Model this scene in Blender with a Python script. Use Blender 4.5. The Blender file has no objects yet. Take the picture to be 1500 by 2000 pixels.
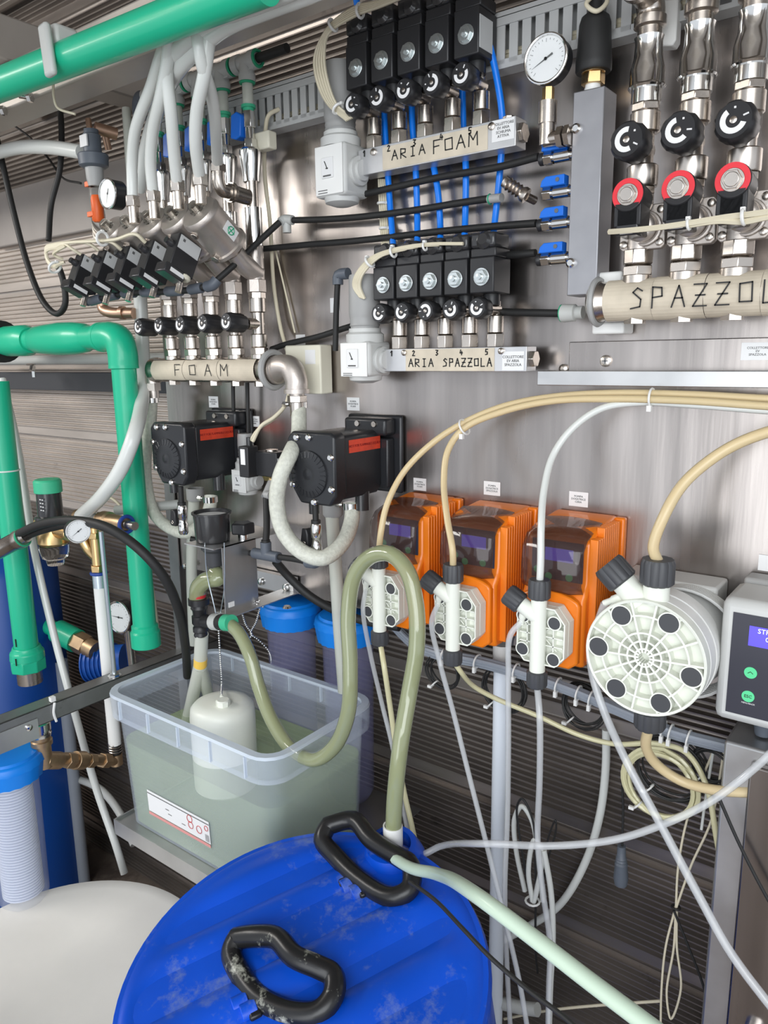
import bpy, math, random
from mathutils import Vector, Matrix
random.seed(7)
V = Vector
S = bpy.context.scene
COL = S.collection
# ---------------------------------------------------------------- camera
F = 1480.0; CX, CY = 750.0, 1000.0
CAM = V((0, -1.1, 1.85))
_up = -V((100, -7200, -1480)).normalized()
_lf = V((-1990, 282, -1480)); _lf = (_lf - _up*_lf.dot(_up)).normalized()
_x = -_lf; _y = _up.cross(_x)
RC = Matrix((_x, _y, _up))            # camera axes -> world axes
cd = bpy.data.cameras.new('camera'); cam = bpy.data.objects.new('camera', cd); COL.objects.link(cam)
cd.sensor_fit = 'VERTICAL'; cd.sensor_height = 36; cd.lens = F/2000*36; cd.clip_start = .01
cam.matrix_world = Matrix.Translation(CAM) @ RC.to_4x4()
S.camera = cam
# ---------------------------------------------------------------- world, lights, exposure
w = bpy.data.worlds.new('world'); S.world = w; w.use_nodes = True
bg = w.node_tree.nodes['Background']; bg.inputs[0].default_value = (.86, .92, 1, 1); bg.inputs[1].default_value = 1.0
def area(name, loc, target, sx, sy, power, col=(1, 1, 1)):
    l = bpy.data.lights.new(name, 'AREA'); l.shape = 'RECTANGLE'; l.size = sx; l.size_y = sy; l.energy = power; l.color = col
    o = bpy.data.objects.new(name, l); COL.objects.link(o); o.location = loc
    o.rotation_euler = (V(target)-V(loc)).to_track_quat('-Z', 'Y').to_euler(); return o
area('daylight_doorway', (.9, -2.5, 2.35), (-.7, -.3, 1.1), 2.2, 1.6, 52, (.95, .98, 1))
area('ceiling_lamp', (-2.6, -1.5, 2.70), (-1.9, 0, 1.7), 1.2, .5, 32, (1, .97, .92))
area('open_door', (-.35, -2.6, 1.30), (-.5, 0, 1.4), 1.0, 1.3, 12, (.95, .98, 1))
S.view_settings.view_transform = 'Standard'; S.view_settings.look = 'None'
S.view_settings.gamma = 1; S.view_settings.use_curve_mapping = False
S.view_settings.exposure = 0.08
# ---------------------------------------------------------------- pixel helpers (design aid: a pixel plus a distance from the wall gives a point)
def _ray(px, py): return RC @ V((px-CX, -(py-CY), -F)) / F
def P(px, py, d=0.0):
    r = _ray(px, py); return CAM + r*((-d-CAM.y)/r.y)
def PH(px, py, z):
    r = _ray(px, py); return CAM + r*((z-CAM.z)/r.z)
def rad(px, py, d, wpx):
    r = _ray(px, py); return wpx/2*((-d-CAM.y)/r.y)/F
# ---------------------------------------------------------------- materials
M = {}
def mat(name, col, rough=.5, metal=0, bump=0, bscale=60, var=0, vscale=8, stretch=(1, 1, 1), trans=0, ior=1.45, alpha=1, emit=None, es=1, coat=0, dirt=None, dscale=12, dthr=.62, sss=0):
    m = bpy.data.materials.new(name); m.use_nodes = True; nt = m.node_tree; N = nt.nodes; L = nt.links
    b = N['Principled BSDF']; b.inputs['Base Color'].default_value = (*col, 1); b.inputs['Roughness'].default_value = rough
    b.inputs['Metallic'].default_value = metal; b.inputs['Transmission Weight'].default_value = trans; b.inputs['IOR'].default_value = ior
    b.inputs['Alpha'].default_value = alpha; b.inputs['Coat Weight'].default_value = coat
    if emit: b.inputs['Emission Color'].default_value = (*emit, 1); b.inputs['Emission Strength'].default_value = es
    if bump or var or dirt:
        tc = N.new('ShaderNodeTexCoord'); mp = N.new('ShaderNodeMapping'); mp.inputs['Scale'].default_value = stretch
        L.new(tc.outputs['Object'], mp.inputs[0])
        cur = None
        if var:
            n = N.new('ShaderNodeTexNoise'); n.inputs['Scale'].default_value = vscale; n.inputs['Detail'].default_value = 5
            L.new(mp.outputs[0], n.inputs['Vector'])
            mr = N.new('ShaderNodeMapRange'); mr.inputs[1].default_value = .3; mr.inputs[2].default_value = .7
            mr.inputs[3].default_value = 1-var; mr.inputs[4].default_value = 1+var; L.new(n.outputs[0], mr.inputs[0])
            mx = N.new('ShaderNodeVectorMath'); mx.operation = 'SCALE'; mx.inputs[0].default_value = col
            L.new(mr.outputs[0], mx.inputs['Scale']); cur = mx.outputs[0]
            r2 = N.new('ShaderNodeMapRange'); r2.inputs[3].default_value = rough*.75; r2.inputs[4].default_value = min(1, rough*1.3)
            L.new(n.outputs[0], r2.inputs[0]); L.new(r2.outputs[0], b.inputs['Roughness'])
        if dirt:
            n = N.new('ShaderNodeTexNoise'); n.inputs['Scale'].default_value = dscale; n.inputs['Detail'].default_value = 8; n.inputs['Roughness'].default_value = .7
            L.new(tc.outputs['Object'], n.inputs['Vector'])
            mr = N.new('ShaderNodeMapRange'); mr.inputs[1].default_value = dthr; mr.inputs[2].default_value = dthr+.1
            mr.inputs[3].default_value = 0; mr.inputs[4].default_value = .75; L.new(n.outputs[0], mr.inputs[0])
            mm = N.new('ShaderNodeMix'); mm.data_type = 'RGBA'; L.new(mr.outputs[0], mm.inputs[0])
            mm.inputs[6].default_value = (*col, 1); mm.inputs[7].default_value = (*dirt, 1)
            if cur: L.new(cur, mm.inputs[6])
            cur = mm.outputs[2]
        if cur: L.new(cur, b.inputs['Base Color'])
        if bump:
            n = N.new('ShaderNodeTexNoise'); n.inputs['Scale'].default_value = bscale; n.inputs['Detail'].default_value = 4
            L.new(mp.outputs[0], n.inputs['Vector'])
            bp = N.new('ShaderNodeBump'); bp.inputs['Strength'].default_value = bump; bp.inputs['Distance'].default_value = .002
            L.new(n.outputs[0], bp.inputs['Height']); L.new(bp.outputs[0], b.inputs['Normal'])
    M[name] = m; return m
mat('panel_steel', (.385, .35, .33), .27, 1, bump=.3, bscale=9, var=.32, vscale=5, stretch=(2.8, 1, .22))
mat('rib_dirty_shaded', (.30, .265, .24), .33, .75, var=.2, vscale=6, stretch=(.5, 1, 3), dirt=(.14, .12, .11), dthr=.6)  # dirtier ribs, colour also darkened as painted shade for the less-lit low and top planks
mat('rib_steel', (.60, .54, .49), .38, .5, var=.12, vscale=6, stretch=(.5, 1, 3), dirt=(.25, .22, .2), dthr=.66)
mat('beam_steel', (.50, .46, .42), .45, .6, var=.12, vscale=5)
mat('dark_steel', (.30, .30, .30), .4, .8, var=.15, vscale=14, dirt=(.12, .14, .11), dthr=.6)
mat('alu', (.62, .62, .63), .38, .85, var=.05, vscale=30)
mat('alu_dark', (.36, .36, .38), .42, .75, var=.05, vscale=30)
mat('sheet', (.55, .55, .55), .33, .9, var=.1, vscale=12)
mat('nickel', (.56, .51, .46), .27, 1, var=.06, vscale=40)
mat('stainless', (.56, .51, .47), .42, .85, bump=.12, bscale=300, var=.05, vscale=40)
mat('chrome', (.70, .69, .67), .12, 1)
mat('nut_zinc', (.60, .64, .64), .28, .9)
mat('zinc', (.62, .70, .76), .3, .8)
mat('brass', (.72, .50, .24), .28, 1, var=.1, vscale=30)
mat('old_brass', (.47, .33, .20), .42, .9, var=.2, vscale=25)
mat('copper', (.55, .36, .26), .38, .9, var=.1)
mat('black', (.022, .022, .024), .38)
mat('black_satin', (.03, .03, .032), .22, coat=.2)
mat('rubber', (.018, .018, .018), .55)
mat('charcoal', (.06, .062, .068), .45)
mat('pump_black', (.02, .021, .024), .3, bump=.08, bscale=500)
mat('duct_grey', (.46, .465, .46), .5)
mat('grey', (.36, .36, .355), .45)
mat('dark_grey', (.12, .13, .14), .45)
mat('slate', (.10, .115, .14), .45)
mat('light_grey', (.58, .585, .57), .4)
mat('fit_grey', (.50, .51, .49), .38)
mat('white', (.80, .80, .78), .38)
mat('white_pipe', (.72, .77, .84), .3)
mat('cream_white', (.80, .82, .74), .35, sss=.1)
mat('ivory', (.76, .73, .60), .4)
mat('cable', (.68, .62, .47), .5)
mat('cable_grey', (.30, .33, .38), .45)
mat('tape', (.60, .53, .42), .6, var=.12, vscale=30)
mat('ink', (.02, .02, .02), .6)
mat('dot_white', (.82, .82, .82), .5)
mat('paper', (.78, .78, .78), .55)
mat('paper_grey', (.55, .56, .56), .5)
mat('print', (.12, .12, .12), .6)
mat('orange', (.86, .21, .008), .33, coat=.3)
mat('orange_clip', (.85, .13, .02), .4)
mat('green', (.012, .46, .26), .35, coat=.15)
mat('green_cap', (.05, .45, .25), .45)
mat('green_mark', (.02, .34, .17), .5)
mat('green_button', (.10, .62, .28), .5, emit=(.1, .62, .28), es=.15)
mat('blue_handle', (.006, .15, .68), .38)
mat('blue_hose', (.004, .19, .80), .28)
mat('blue_cap', (.004, .22, .78), .38)
mat('blue_ring', (.02, .06, .30), .4)
mat('blue_tank', (.004, .06, .30), .38)
mat('blue_motor', (.008, .09, .42), .4)
mat('drum_blue', (.002, .072, .56), .33, var=.12, vscale=6, dirt=(.16, .22, .40), dscale=7, dthr=.55)
mat('drum_handle', (.012, .012, .013), .3, dirt=(.55, .56, .48), dscale=24, dthr=.59)
mat('handle_black', (.012, .012, .013), .3)
mat('tank_white', (.80, .77, .71), .5, var=.05, vscale=6)
mat('red_label', (.75, .07, .03), .35, metal=.2, var=.25, vscale=30)
mat('red_ring', (.75, .035, .05), .4)
mat('pink', (.70, .30, .28), .5)
mat('red', (.55, .03, .03), .4)
mat('hose_white', (.74, .76, .73), .25, alpha=.93, coat=.3)
mat('hose_milky', (.74, .76, .68), .3, trans=.3)
mat('hose_braid', (.70, .71, .62), .38, bump=.5, bscale=220, trans=.12, var=.12, vscale=160)
mat('hose_clear', (.74, .76, .78), .10, alpha=.42, coat=1)
mat('dark_red', (.22, .01, .01), .5)
mat('hose_cream', (.86, .70, .42), .28, trans=.3)
mat('hose_yellow', (.80, .76, .48), .15, alpha=.72, coat=.6)
mat('hose_green', (.33, .36, .20), .10, alpha=.80, coat=1)
mat('hose_pale', (.60, .74, .60), .3, trans=.15)
mat('tub', (.72, .80, .92), .25, alpha=.24)
mat('tub_rim', (.70, .78, .88), .3, alpha=.62)
mat('liquid', (.46, .58, .32), .08, alpha=.40)
mat('bottle', (.86, .88, .80), .35, alpha=.93)
mat('glass', (.93, .96, .95), .04, trans=1, ior=1.1)
mat('bowl', (.22, .22, .38), .1, alpha=.42)
mat('bowl_clear', (.75, .80, .92), .08, alpha=.22)
mat('lens', (.9, .95, .95), .05, alpha=.12)
mat('visor', (.07, .04, .035), .08, alpha=.5, coat=.5)
mat('face_dark', (.05, .055, .09), .3)
mat('face_panel', (.035, .035, .05), .35)
mat('lcd', (.08, .06, .6), .3, emit=(.12, .09, .85), es=.55)
mat('lcd_text', (.7, .75, 1), .4, emit=(.7, .75, 1), es=.7)
mat('filter_white', (.62, .66, .78), .5)
mat('bead', (.8, .8, .8), .2, .9)
mat('amber', (.85, .55, .10), .3)
mat('floor', (.20, .16, .13), .7, var=.3, vscale=5, dirt=(.08, .06, .05), dscale=4, dthr=.55)
mat('ceiling_mat', (.52, .47, .42), .45, .5)
mat('dull', (.34, .31, .29), .55, .3, var=.08)
# ---------------------------------------------------------------- mesh builder
def frame(ax):
    ax = V(ax).normalized(); h = V((0, 0, 1)) if abs(ax.z) < .9 else V((1, 0, 0))
    u = h.cross(ax).normalized(); return u, ax.cross(u), ax
def spline(pts, k=6):
    pts = [V(p) for p in pts]
    if len(pts) < 3: return pts
    out = []; n = len(pts)
    for i in range(n-1):
        p0 = pts[i-1] if i else pts[0]*2-pts[1]; p1, p2 = pts[i], pts[i+1]; p3 = pts[i+2] if i+2 < n else pts[-1]*2-pts[-2]
        d1 = max((p1-p0).length, 1e-6)**.5; d2 = max((p2-p1).length, 1e-6)**.5; d3 = max((p3-p2).length, 1e-6)**.5
        m1 = ((p1-p0)/d1-(p2-p0)/(d1+d2)+(p2-p1)/d2)*d2; m2 = ((p2-p1)/d2-(p3-p1)/(d2+d3)+(p3-p2)/d3)*d2
        for j in range(k):
            t = j/k; out.append(p1*(2*t**3-3*t*t+1)+m1*(t**3-2*t*t+t)+p2*(-2*t**3+3*t*t)+m2*(t**3-t*t))
    out.append(pts[-1]); return out
class MB:
    def __init__(s): s.v = []; s.f = []
    def add(s, vs, fs):
        b = len(s.v); s.v += [V(v) for v in vs]; s.f += [tuple(i+b for i in f) for f in fs]; return s
    def box(s, c, sz, R=None):
        c = V(c); h = V(sz)/2
        vs = [V((x*h.x, y*h.y, z*h.z)) for x in (-1, 1) for y in (-1, 1) for z in (-1, 1)]
        if R: vs = [R @ v for v in vs]
        return s.add([c+v for v in vs], [(0, 1, 3, 2), (4, 6, 7, 5), (0, 4, 5, 1), (2, 3, 7, 6), (0, 2, 6, 4), (1, 5, 7, 3)])
    def box2(s, a, b):
        a, b = V(a), V(b); return s.box((a+b)/2, [abs(x) for x in (b-a)])
    def lathe(s, p, ax, prof, n=20, ph=0.0):
        p = V(p); u, v, a = frame(ax); b = len(s.v)
        for t, r in prof:
            for i in range(n):
                q = 2*math.pi*(i+ph)/n; s.v.append(p+a*t+(u*math.cos(q)+v*math.sin(q))*r)
        for k in range(len(prof)-1):
            for i in range(n):
                j = (i+1) % n; s.f.append((b+k*n+i, b+k*n+j, b+(k+1)*n+j, b+(k+1)*n+i))
        if prof[0][1] > 1e-6: s.f.append(tuple(b+i for i in reversed(range(n))))
        m = len(prof)-1
        if prof[-1][1] > 1e-6: s.f.append(tuple(b+m*n+i for i in range(n)))
        return s
    def cyl(s, p0, p1, r0, r1=None, n=16, ph=0.0):
        p0, p1 = V(p0), V(p1); return s.lathe(p0, p1-p0, [(0, r0), ((p1-p0).length, r0 if r1 is None else r1)], n, ph)
    def prism(s, o, u, v, wv, poly):
        o, u, v, wv = V(o), V(u), V(v), V(wv); n = len(poly)
        a = [o+u*x+v*y for x, y in poly]
        fs = [tuple(range(n)), tuple(n+i for i in reversed(range(n)))]+[(i, n+i, n+(i+1) % n, (i+1) % n) for i in range(n)]
        return s.add(a+[q+wv for q in a], fs)
    def tube(s, pts, r, n=8, k=6, closed=False):
        pts = [V(p) for p in pts]
        if k > 1: pts = spline(pts+[pts[0]] if closed else pts, k)
        if closed: pts = pts[:-1] if k > 1 else pts
        N = len(pts); b = len(s.v); u = None
        rs = r if isinstance(r, (list, tuple)) else None
        for i, p in enumerate(pts):
            if closed: t = pts[(i+1) % N]-pts[i-1]
            else: t = pts[min(i+1, N-1)]-pts[max(i-1, 0)]
            if t.length < 1e-9: t = V((0, 0, 1))
            t.normalize()
            u = frame(t)[0] if u is None else (u-t*u.dot(t)).normalized()
            v = t.cross(u)
            if rs:
                x = i/(N-1)*(len(rs)-1); a = int(min(x, len(rs)-2)); rr = rs[a]+(rs[a+1]-rs[a])*(x-a)
            else: rr = r
            for j in range(n):
                q = 2*math.pi*j/n; s.v.append(p+(u*math.cos(q)+v*math.sin(q))*rr)
        for i in range(N if closed else N-1):
            i2 = (i+1) % N
            for j in range(n):
                j2 = (j+1) % n; s.f.append((b+i*n+j, b+i*n+j2, b+i2*n+j2, b+i2*n+j))
        if not closed:
            s.f.append(tuple(b+j for j in reversed(range(n)))); s.f.append(tuple(b+(N-1)*n+j for j in range(n)))
        return s
    def ring(s, c, ax, R, r, n=24, m=8, sy=1.0):
        u, v, a = frame(ax); c = V(c)
        return s.tube([c+u*R*math.cos(2*math.pi*i/n)+v*R*sy*math.sin(2*math.pi*i/n) for i in range(n)], r, m, 1, True)
    def ball(s, c, r, n=12, m=8):
        return s.lathe(V(c)-V((0, 0, r)), (0, 0, 1), [(r-r*math.cos(math.pi*i/m), r*math.sin(math.pi*i/m)) for i in range(m+1)], n)
    def build(s, name, mt, parent=None, bev=0, sharp=38, kind=None):
        org = V(parent['_o']) if parent is not None else None
        vs = s.v
        if org is None:
            lo = [min(v[i] for v in vs) for i in range(3)]; hi = [max(v[i] for v in vs) for i in range(3)]
            org = V(((lo[0]+hi[0])/2, (lo[1]+hi[1])/2, lo[2]))
        me = bpy.data.meshes.new(name); me.from_pydata([tuple(v-org) for v in vs], [], s.f); me.validate()
        me.polygons.foreach_set('use_smooth', [True]*len(me.polygons)); me.set_sharp_from_angle(angle=math.radians(sharp))
        me.materials.append(M[mt])
        o = bpy.data.objects.new(name, me); COL.objects.link(o); o['_o'] = tuple(org)
        if parent is not None: o.parent = parent
        else: o.location = org
        if bev:
            b = o.modifiers.new('bevel', 'BEVEL'); b.width = bev; b.segments = 2; b.limit_method = 'ANGLE'; b.angle_limit = math.radians(40)
        if kind: o['kind'] = kind
        return o
def thing(name, label, cat, loc, group=None):
    o = bpy.data.objects.new(name, None); COL.objects.link(o); o.location = loc; o.empty_display_size = .02
    o['_o'] = tuple(loc); o['label'] = label; o['category'] = cat
    if group: o['group'] = group
    return o
def tag(o, label, cat, group=None):
    o['label'] = label; o['category'] = cat
    if group: o['group'] = group
    return o
def dup(root, loc, label, rz=None):
    r = root.copy(); COL.objects.link(r); r.location = loc; r['label'] = label; r['_o'] = tuple(loc)
    if rz is not None: r.rotation_euler.z = rz
    for ch in list(root.children):
        c = ch.copy(); COL.objects.link(c); c.parent = r
        for g in list(ch.children):
            d = g.copy(); COL.objects.link(d); d.parent = c
    return r
def text(parent, s, loc, size, mt, ext=.0003, name='lettering', align='CENTER', Rm=None, scale=(1, 1, 1), spacing=1):
    c = bpy.data.curves.new(name, 'FONT'); c.body = s; c.size = size; c.extrude = ext; c.align_x = align; c.align_y = 'CENTER'; c.space_line = spacing; c.resolution_u = 2
    t = bpy.data.objects.new('t', c); me = bpy.data.meshes.new_from_object(t); bpy.data.objects.remove(t); bpy.data.curves.remove(c)
    R = Rm or Matrix.Rotation(math.pi/2, 3, 'X')
    org = V(parent['_o'])
    for v in me.vertices: v.co = V(loc)+R @ V((v.co.x*scale[0], v.co.y*scale[1], v.co.z))-org
    me.name = name; me.materials.append(M[mt])
    o = bpy.data.objects.new(name, me); COL.objects.link(o); o['_o'] = tuple(org); o.parent = parent; return o
def hose(name, label, cat, pts, wpx, mt, group=None, n=8, r=None, k=6):
    q = [P(*p) for p in pts]
    rr = r if r else rad(*pts[len(pts)//2], wpx)
    return tag(MB().tube(q, rr, n, k).build(name, mt, sharp=60), label, cat, group)
STROKE = {
 'A': [[(0, 0), (.5, 1), (1, 0)], [(.2, .42), (.82, .42)]], 'R': [[(0, 0), (0, 1), (.8, .9), (.75, .55), (0, .48), (.9, 0)]],
 'I': [[(.5, 0), (.5, 1)], [(.2, 1), (.8, 1)], [(.2, 0), (.8, 0)]], 'F': [[(.1, 0), (.1, 1), (.95, 1)], [(.1, .52), (.75, .55)]],
 'O': [[(.1, .1), (.05, .9), (.9, .95), (.95, .1), (.1, .1)]], 'M': [[(0, 0), (.05, 1), (.5, .45), (.95, 1), (1, 0)]],
 'S': [[(.9, .85), (.5, 1), (.15, .8), (.8, .45), (.75, .1), (0, .02)]], 'P': [[(.1, 0), (.1, 1), (.8, .95), (.85, .55), (.1, .5)]],
 'Z': [[(0, 1), (.95, 1), (0, 0), (1, 0)], [(.15, .5), (.85, .5)]], 'L': [[(.1, 1), (.1, 0), (.9, .02)]],
 '1': [[(.2, .7), (.55, 1), (.5, 0)]], '2': [[(.1, .8), (.4, 1), (.8, .8), (.1, 0), (.9, 0)]],
 '3': [[(.1, 1), (.8, .95), (.35, .55), (.8, .3), (.4, 0), (.1, .1)]], '4': [[(.3, 1), (.1, .4), (.9, .4)], [(.65, .7), (.6, 0)]],
 '5': [[(.8, 1), (.2, 1), (.15, .55), (.7, .5), (.7, .1), (.1, 0)]]}
def strokes(parent, s, o, u, v, h, wf=.6, gap=.35, th=.0009, name='handwriting', mt='ink'):
    """marker lettering: flat raised pen lines on the tape; u,v unit vectors along and up the surface"""
    mb = MB(); x = 0; u, v = V(u), V(v); nrm = u.cross(v).normalized(); o = V(o)
    for ch in s:
        if ch == ' ': x += h*.6; continue
        for st in STROKE[ch]:
            for (a, b), (c, d) in zip(st, st[1:]):
                p = o+u*(x+a*h*wf)+v*b*h; q = o+u*(x+c*h*wf)+v*d*h; t = (q-p).normalized(); sd = t.cross(nrm)*th
                p = p-t*th*.6; q = q+t*th*.6; e = nrm*.0004
                mb.add([p-sd, q-sd, q+sd, p+sd, p-sd+e, q-sd+e, q+sd+e, p+sd+e], [(0, 1, 2, 3), (4, 7, 6, 5), (0, 4, 5, 1), (1, 5, 6, 2), (2, 6, 7, 3), (3, 7, 4, 0)])
        x += h*(wf+gap)
    return mb.build(name, mt, parent)
XX, YY, ZZ = V((1, 0, 0)), V((0, 1, 0)), V((0, 0, 1)); OUT = V((0, -1, 0))
# ================================================================ SETTING
FZ = .25; CZ = 2.78
def struct(name, mb, mt, **k):
    o = mb.build(name, mt, **k); o['kind'] = 'structure'; return o
fl = struct('floor', MB().box2((-4, .16, FZ-.05), (2.6, -3.3, FZ)), 'floor')
wl = struct('wall_back', MB().box2((-4, .125, FZ), (2.6, .17, CZ)), 'dull')
# ribbed metal planks, one object each
z0 = FZ; seams = []
z = .98
while z > FZ+.02: z -= .215
zs = []
while z < CZ: zs.append(z); z += .215
for zb in zs:
    a, b = max(zb+.003, FZ), min(zb+.212, CZ)
    if b-a < .03: continue
    prof = [(.125, a), (.118, a)]
    t = zb+.022
    while t < zb+.200:
        for dz, y in ((0, .119), (.0045, .1195), (.007, .1135), (.0095, .1135), (.0115, .1195)):
            if a < t+dz < b: prof.append((y-(.0035 if y < .115 else 0), t+dz))
        t += .0122
    prof += [(.118, b), (.125, b)]
    mb = MB(); n = len(prof)
    vs = [(-3.95, y, zz) for y, zz in prof]+[(2.55, y, zz) for y, zz in prof]
    mb.add(vs, [(i, n+i, n+i+1, i+1) for i in range(n-1)]+[tuple(range(n)), tuple(n+i for i in reversed(range(n)))])
    mb.build('plank', 'rib_steel' if 1.3 < zb < 2.2 else 'rib_dirty_shaded', wl, sharp=20)
# ceiling with ribbed panels
ce = struct('ceiling', MB().box2((-4, .17, CZ), (2.6, -2.0, CZ+.04)), 'ceiling_mat')
for k in range(9):
    y0 = .1-k*.23; mb = MB()
    mb.box2((-3.9, y0, CZ-.006), (2.5, y0-.224, CZ))
    for j in range(7): mb.box2((-3.9, y0-.018-j*.03, CZ-.014), (2.5, y0-.032-j*.03, CZ-.006))
    mb.build('ceiling_panel', 'ceiling_mat', ce)
struct('wall_left', MB().box2((-4.04, .17, FZ), (-4, -2.0, CZ)), 'dull')
# steel roof frame: two long tubes along the wall and a cross tube
def sqtube(name, a, b, up, wd, ht, mt):
    a, b = V(a), V(b); t = (b-a).normalized(); s_ = t.cross(V(up)).normalized(); u_ = s_.cross(t)
    mb = MB(); c = [(-wd/2, -ht/2), (wd/2, -ht/2), (wd/2, ht/2), (-wd/2, ht/2)]
    mb.prism(a, s_, u_, b-a, c); return mb
b1 = sqtube('', (-3.9, -.235, 2.366), (.9, -.235, 2.366), ZZ, .07, .08, '')
tag(b1.build('roof_beam', 'beam_steel', bev=.004), 'long dull square steel tube running above the valves along the wall', 'beam')
c1 = P(70, 70, .5)
tag(sqtube('', (-1.55, .1, 2.447), (-1.55, -1.6, 2.447), ZZ, .08, .08, '').build('cross_beam', 'beam_steel', bev=.004), 'square steel tube crossing the top left corner above the green pipe', 'beam')
tag(sqtube('', (-2.05, .1, 2.52), (-2.05, -1.6, 2.52), ZZ, .07, .07, '').build('cross_beam', 'beam_steel', bev=.004), 'second square steel tube at the far top left, behind the white clamp', 'beam')
# flat equipment plates on the left behind the gauges
mb = MB().box2((-2.35, .09, 2.18), (-1.50, .112, 2.33))
tag(mb.build('back_plate', 'dull', bev=.004), 'flat dull plate on the ribbed wall behind the left valves', 'plate')
# ---- main mounting panel: big stainless sheet on stand-offs
XL, XR, ZB, ZT = -1.46, 1.2, 1.365, 2.326
pn = thing('steel_backboard', 'large brushed stainless sheet carrying all the valves and dosing pumps', 'panel', (-.2, 0, ZB))
mb = MB(); mb.box2((XL, 0, ZB), (XR, .004, ZT)); mb.build('sheet', 'panel_steel', pn)
mb = MB(); mb.box2((XL, .004, ZB), (XR, .03, ZB+.003)); mb.build('bottom_flange', 'sheet', pn)
for x in (-1.44, -.55, .4):
    MB().box2((x, .004, ZB+.03), (x+.03, .098, ZT-.02)).build('stand_off', 'dark_steel', pn)
# vertical angle hanging from the left edge of the panel
t = thing('angle_post', 'vertical steel angle with a bolt beside the black funnel cup', 'post', P(350, 1250, .02))
a = P(345, 950, .004); a.x = XL-.013
mb = MB(); mb.box2((a.x-.01, -.006, .95), (a.x+.022, -.003, 1.62)); mb.box2((a.x-.013, -.006, .95), (a.x-.01, .098, 1.62)); mb.build('angle', 'dark_steel', t)
q = P(361, 1106, .02); MB().lathe(q, OUT, [(0, .006), (.003, .006), (.004, .003), (.004, 0)], 12).build('bolt', 'chrome', t)
# small right plate and lip
a0 = P(1112, 668, .006); a1 = P(1112, 737, .006)
t = thing('cover_plate', 'flat stainless plate with a screw under the SPAZZOLA manifold', 'plate', (a0.x, -.003, a1.z))
MB().box2((a0.x, -.0006, a1.z), (.5, -.006, a0.z)).build('plate', 'panel_steel', t, bev=.001)
q = P(1184, 705, .006); mb = MB().lathe(q, OUT, [(0, .0085), (.003, .0085), (.0045, .006), (.0045, 0)], 16)
mb.build('screw', 'nickel', t); MB().box(q+OUT*.0048, (.008, .001, .0015)).box(q+OUT*.0048, (.0015, .001, .008)).build('screw_slot', 'dark_grey', t)
a = P(1049, 738, .03); t = thing('steel_lip', 'narrow folded stainless lip under the cover plate', 'ledge', (a.x, -.01, a.z))
MB().box2((a.x, -.0066, a.z-.011), (.5, -.03, a.z+.0105)).build('lip', 'sheet', t, bev=.001)
q = P(1076, 733, .002); MB().lathe(V((a.x+.03, -.0006, a.z+.013)), OUT, [(0, .007), (.004, .007), (.006, .004), (.006, 0)], 12).build('rivet', 'nickel', t)
# slotted cable duct
dz0, dz1, dd = 2.257, 2.325, .03
xl = P(300, 300, .05).x
t = thing('cable_duct', 'grey slotted plastic cable duct along the top of the panel', 'duct', (-.4, -.02, dz0))
mb = MB().box2((xl, -.0006, dz0), (.6, -.003, dz1)); mb.box2((xl, -.003, dz0), (.6, -dd, dz0+.012)); mb.build('duct_base', 'duct_grey', t)
MB().box2((xl, -.003, dz1-.001), (.6, -dd-.002, dz1+.006)).box2((xl, -dd+.001, dz1-.012), (.6, -dd-.002, dz1)).build('duct_lid', 'duct_grey', t)
MB().box2((xl-.002, -.003, dz0), (xl, -dd, dz1)).build('end_cap', 'duct_grey', t)
x = xl+.004
while x < -.02:
    MB().box2((x, -dd+.002, dz0+.006), (x+.0135, -dd, dz1-.010)).build('finger', 'duct_grey', t)
    x += .0205
mb = MB()
for k in range(5): mb.tube([(xl+.02, -.010-.002*k, dz0+.016+.007*(k % 3)), (-.6, -.015, dz0+.02+.006*(k % 2)), (.5, -.010-.002*k, dz0+.018+.008*(k % 3))], .003, 6)
w_ = mb.build('duct_wires', 'cable', t); w_['kind'] = 'stuff'
# steel cabinet bottom right
a = P(1410, 1500, .10)
t = thing('steel_cabinet', 'shiny grey steel cabinet standing at the bottom right corner', 'cabinet', (a.x+.3, -.02, FZ))
MB().box2((a.x, .098, FZ), (a.x+.62, -.10, P(1412, 1445, .1).z)).build('body', 'sheet', t, bev=.004)
MB().box2((a.x+.035, -.1003, FZ+.05), (a.x+.6, -.115, 1.33)).build('door', 'panel_steel', t, bev=.003)
MB().lathe((a.x+.07, -.115, .95), OUT, [(0, .012), (.01, .012), (.012, .008), (.012, 0)], 14).build('lock', 'chrome', t)
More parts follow.
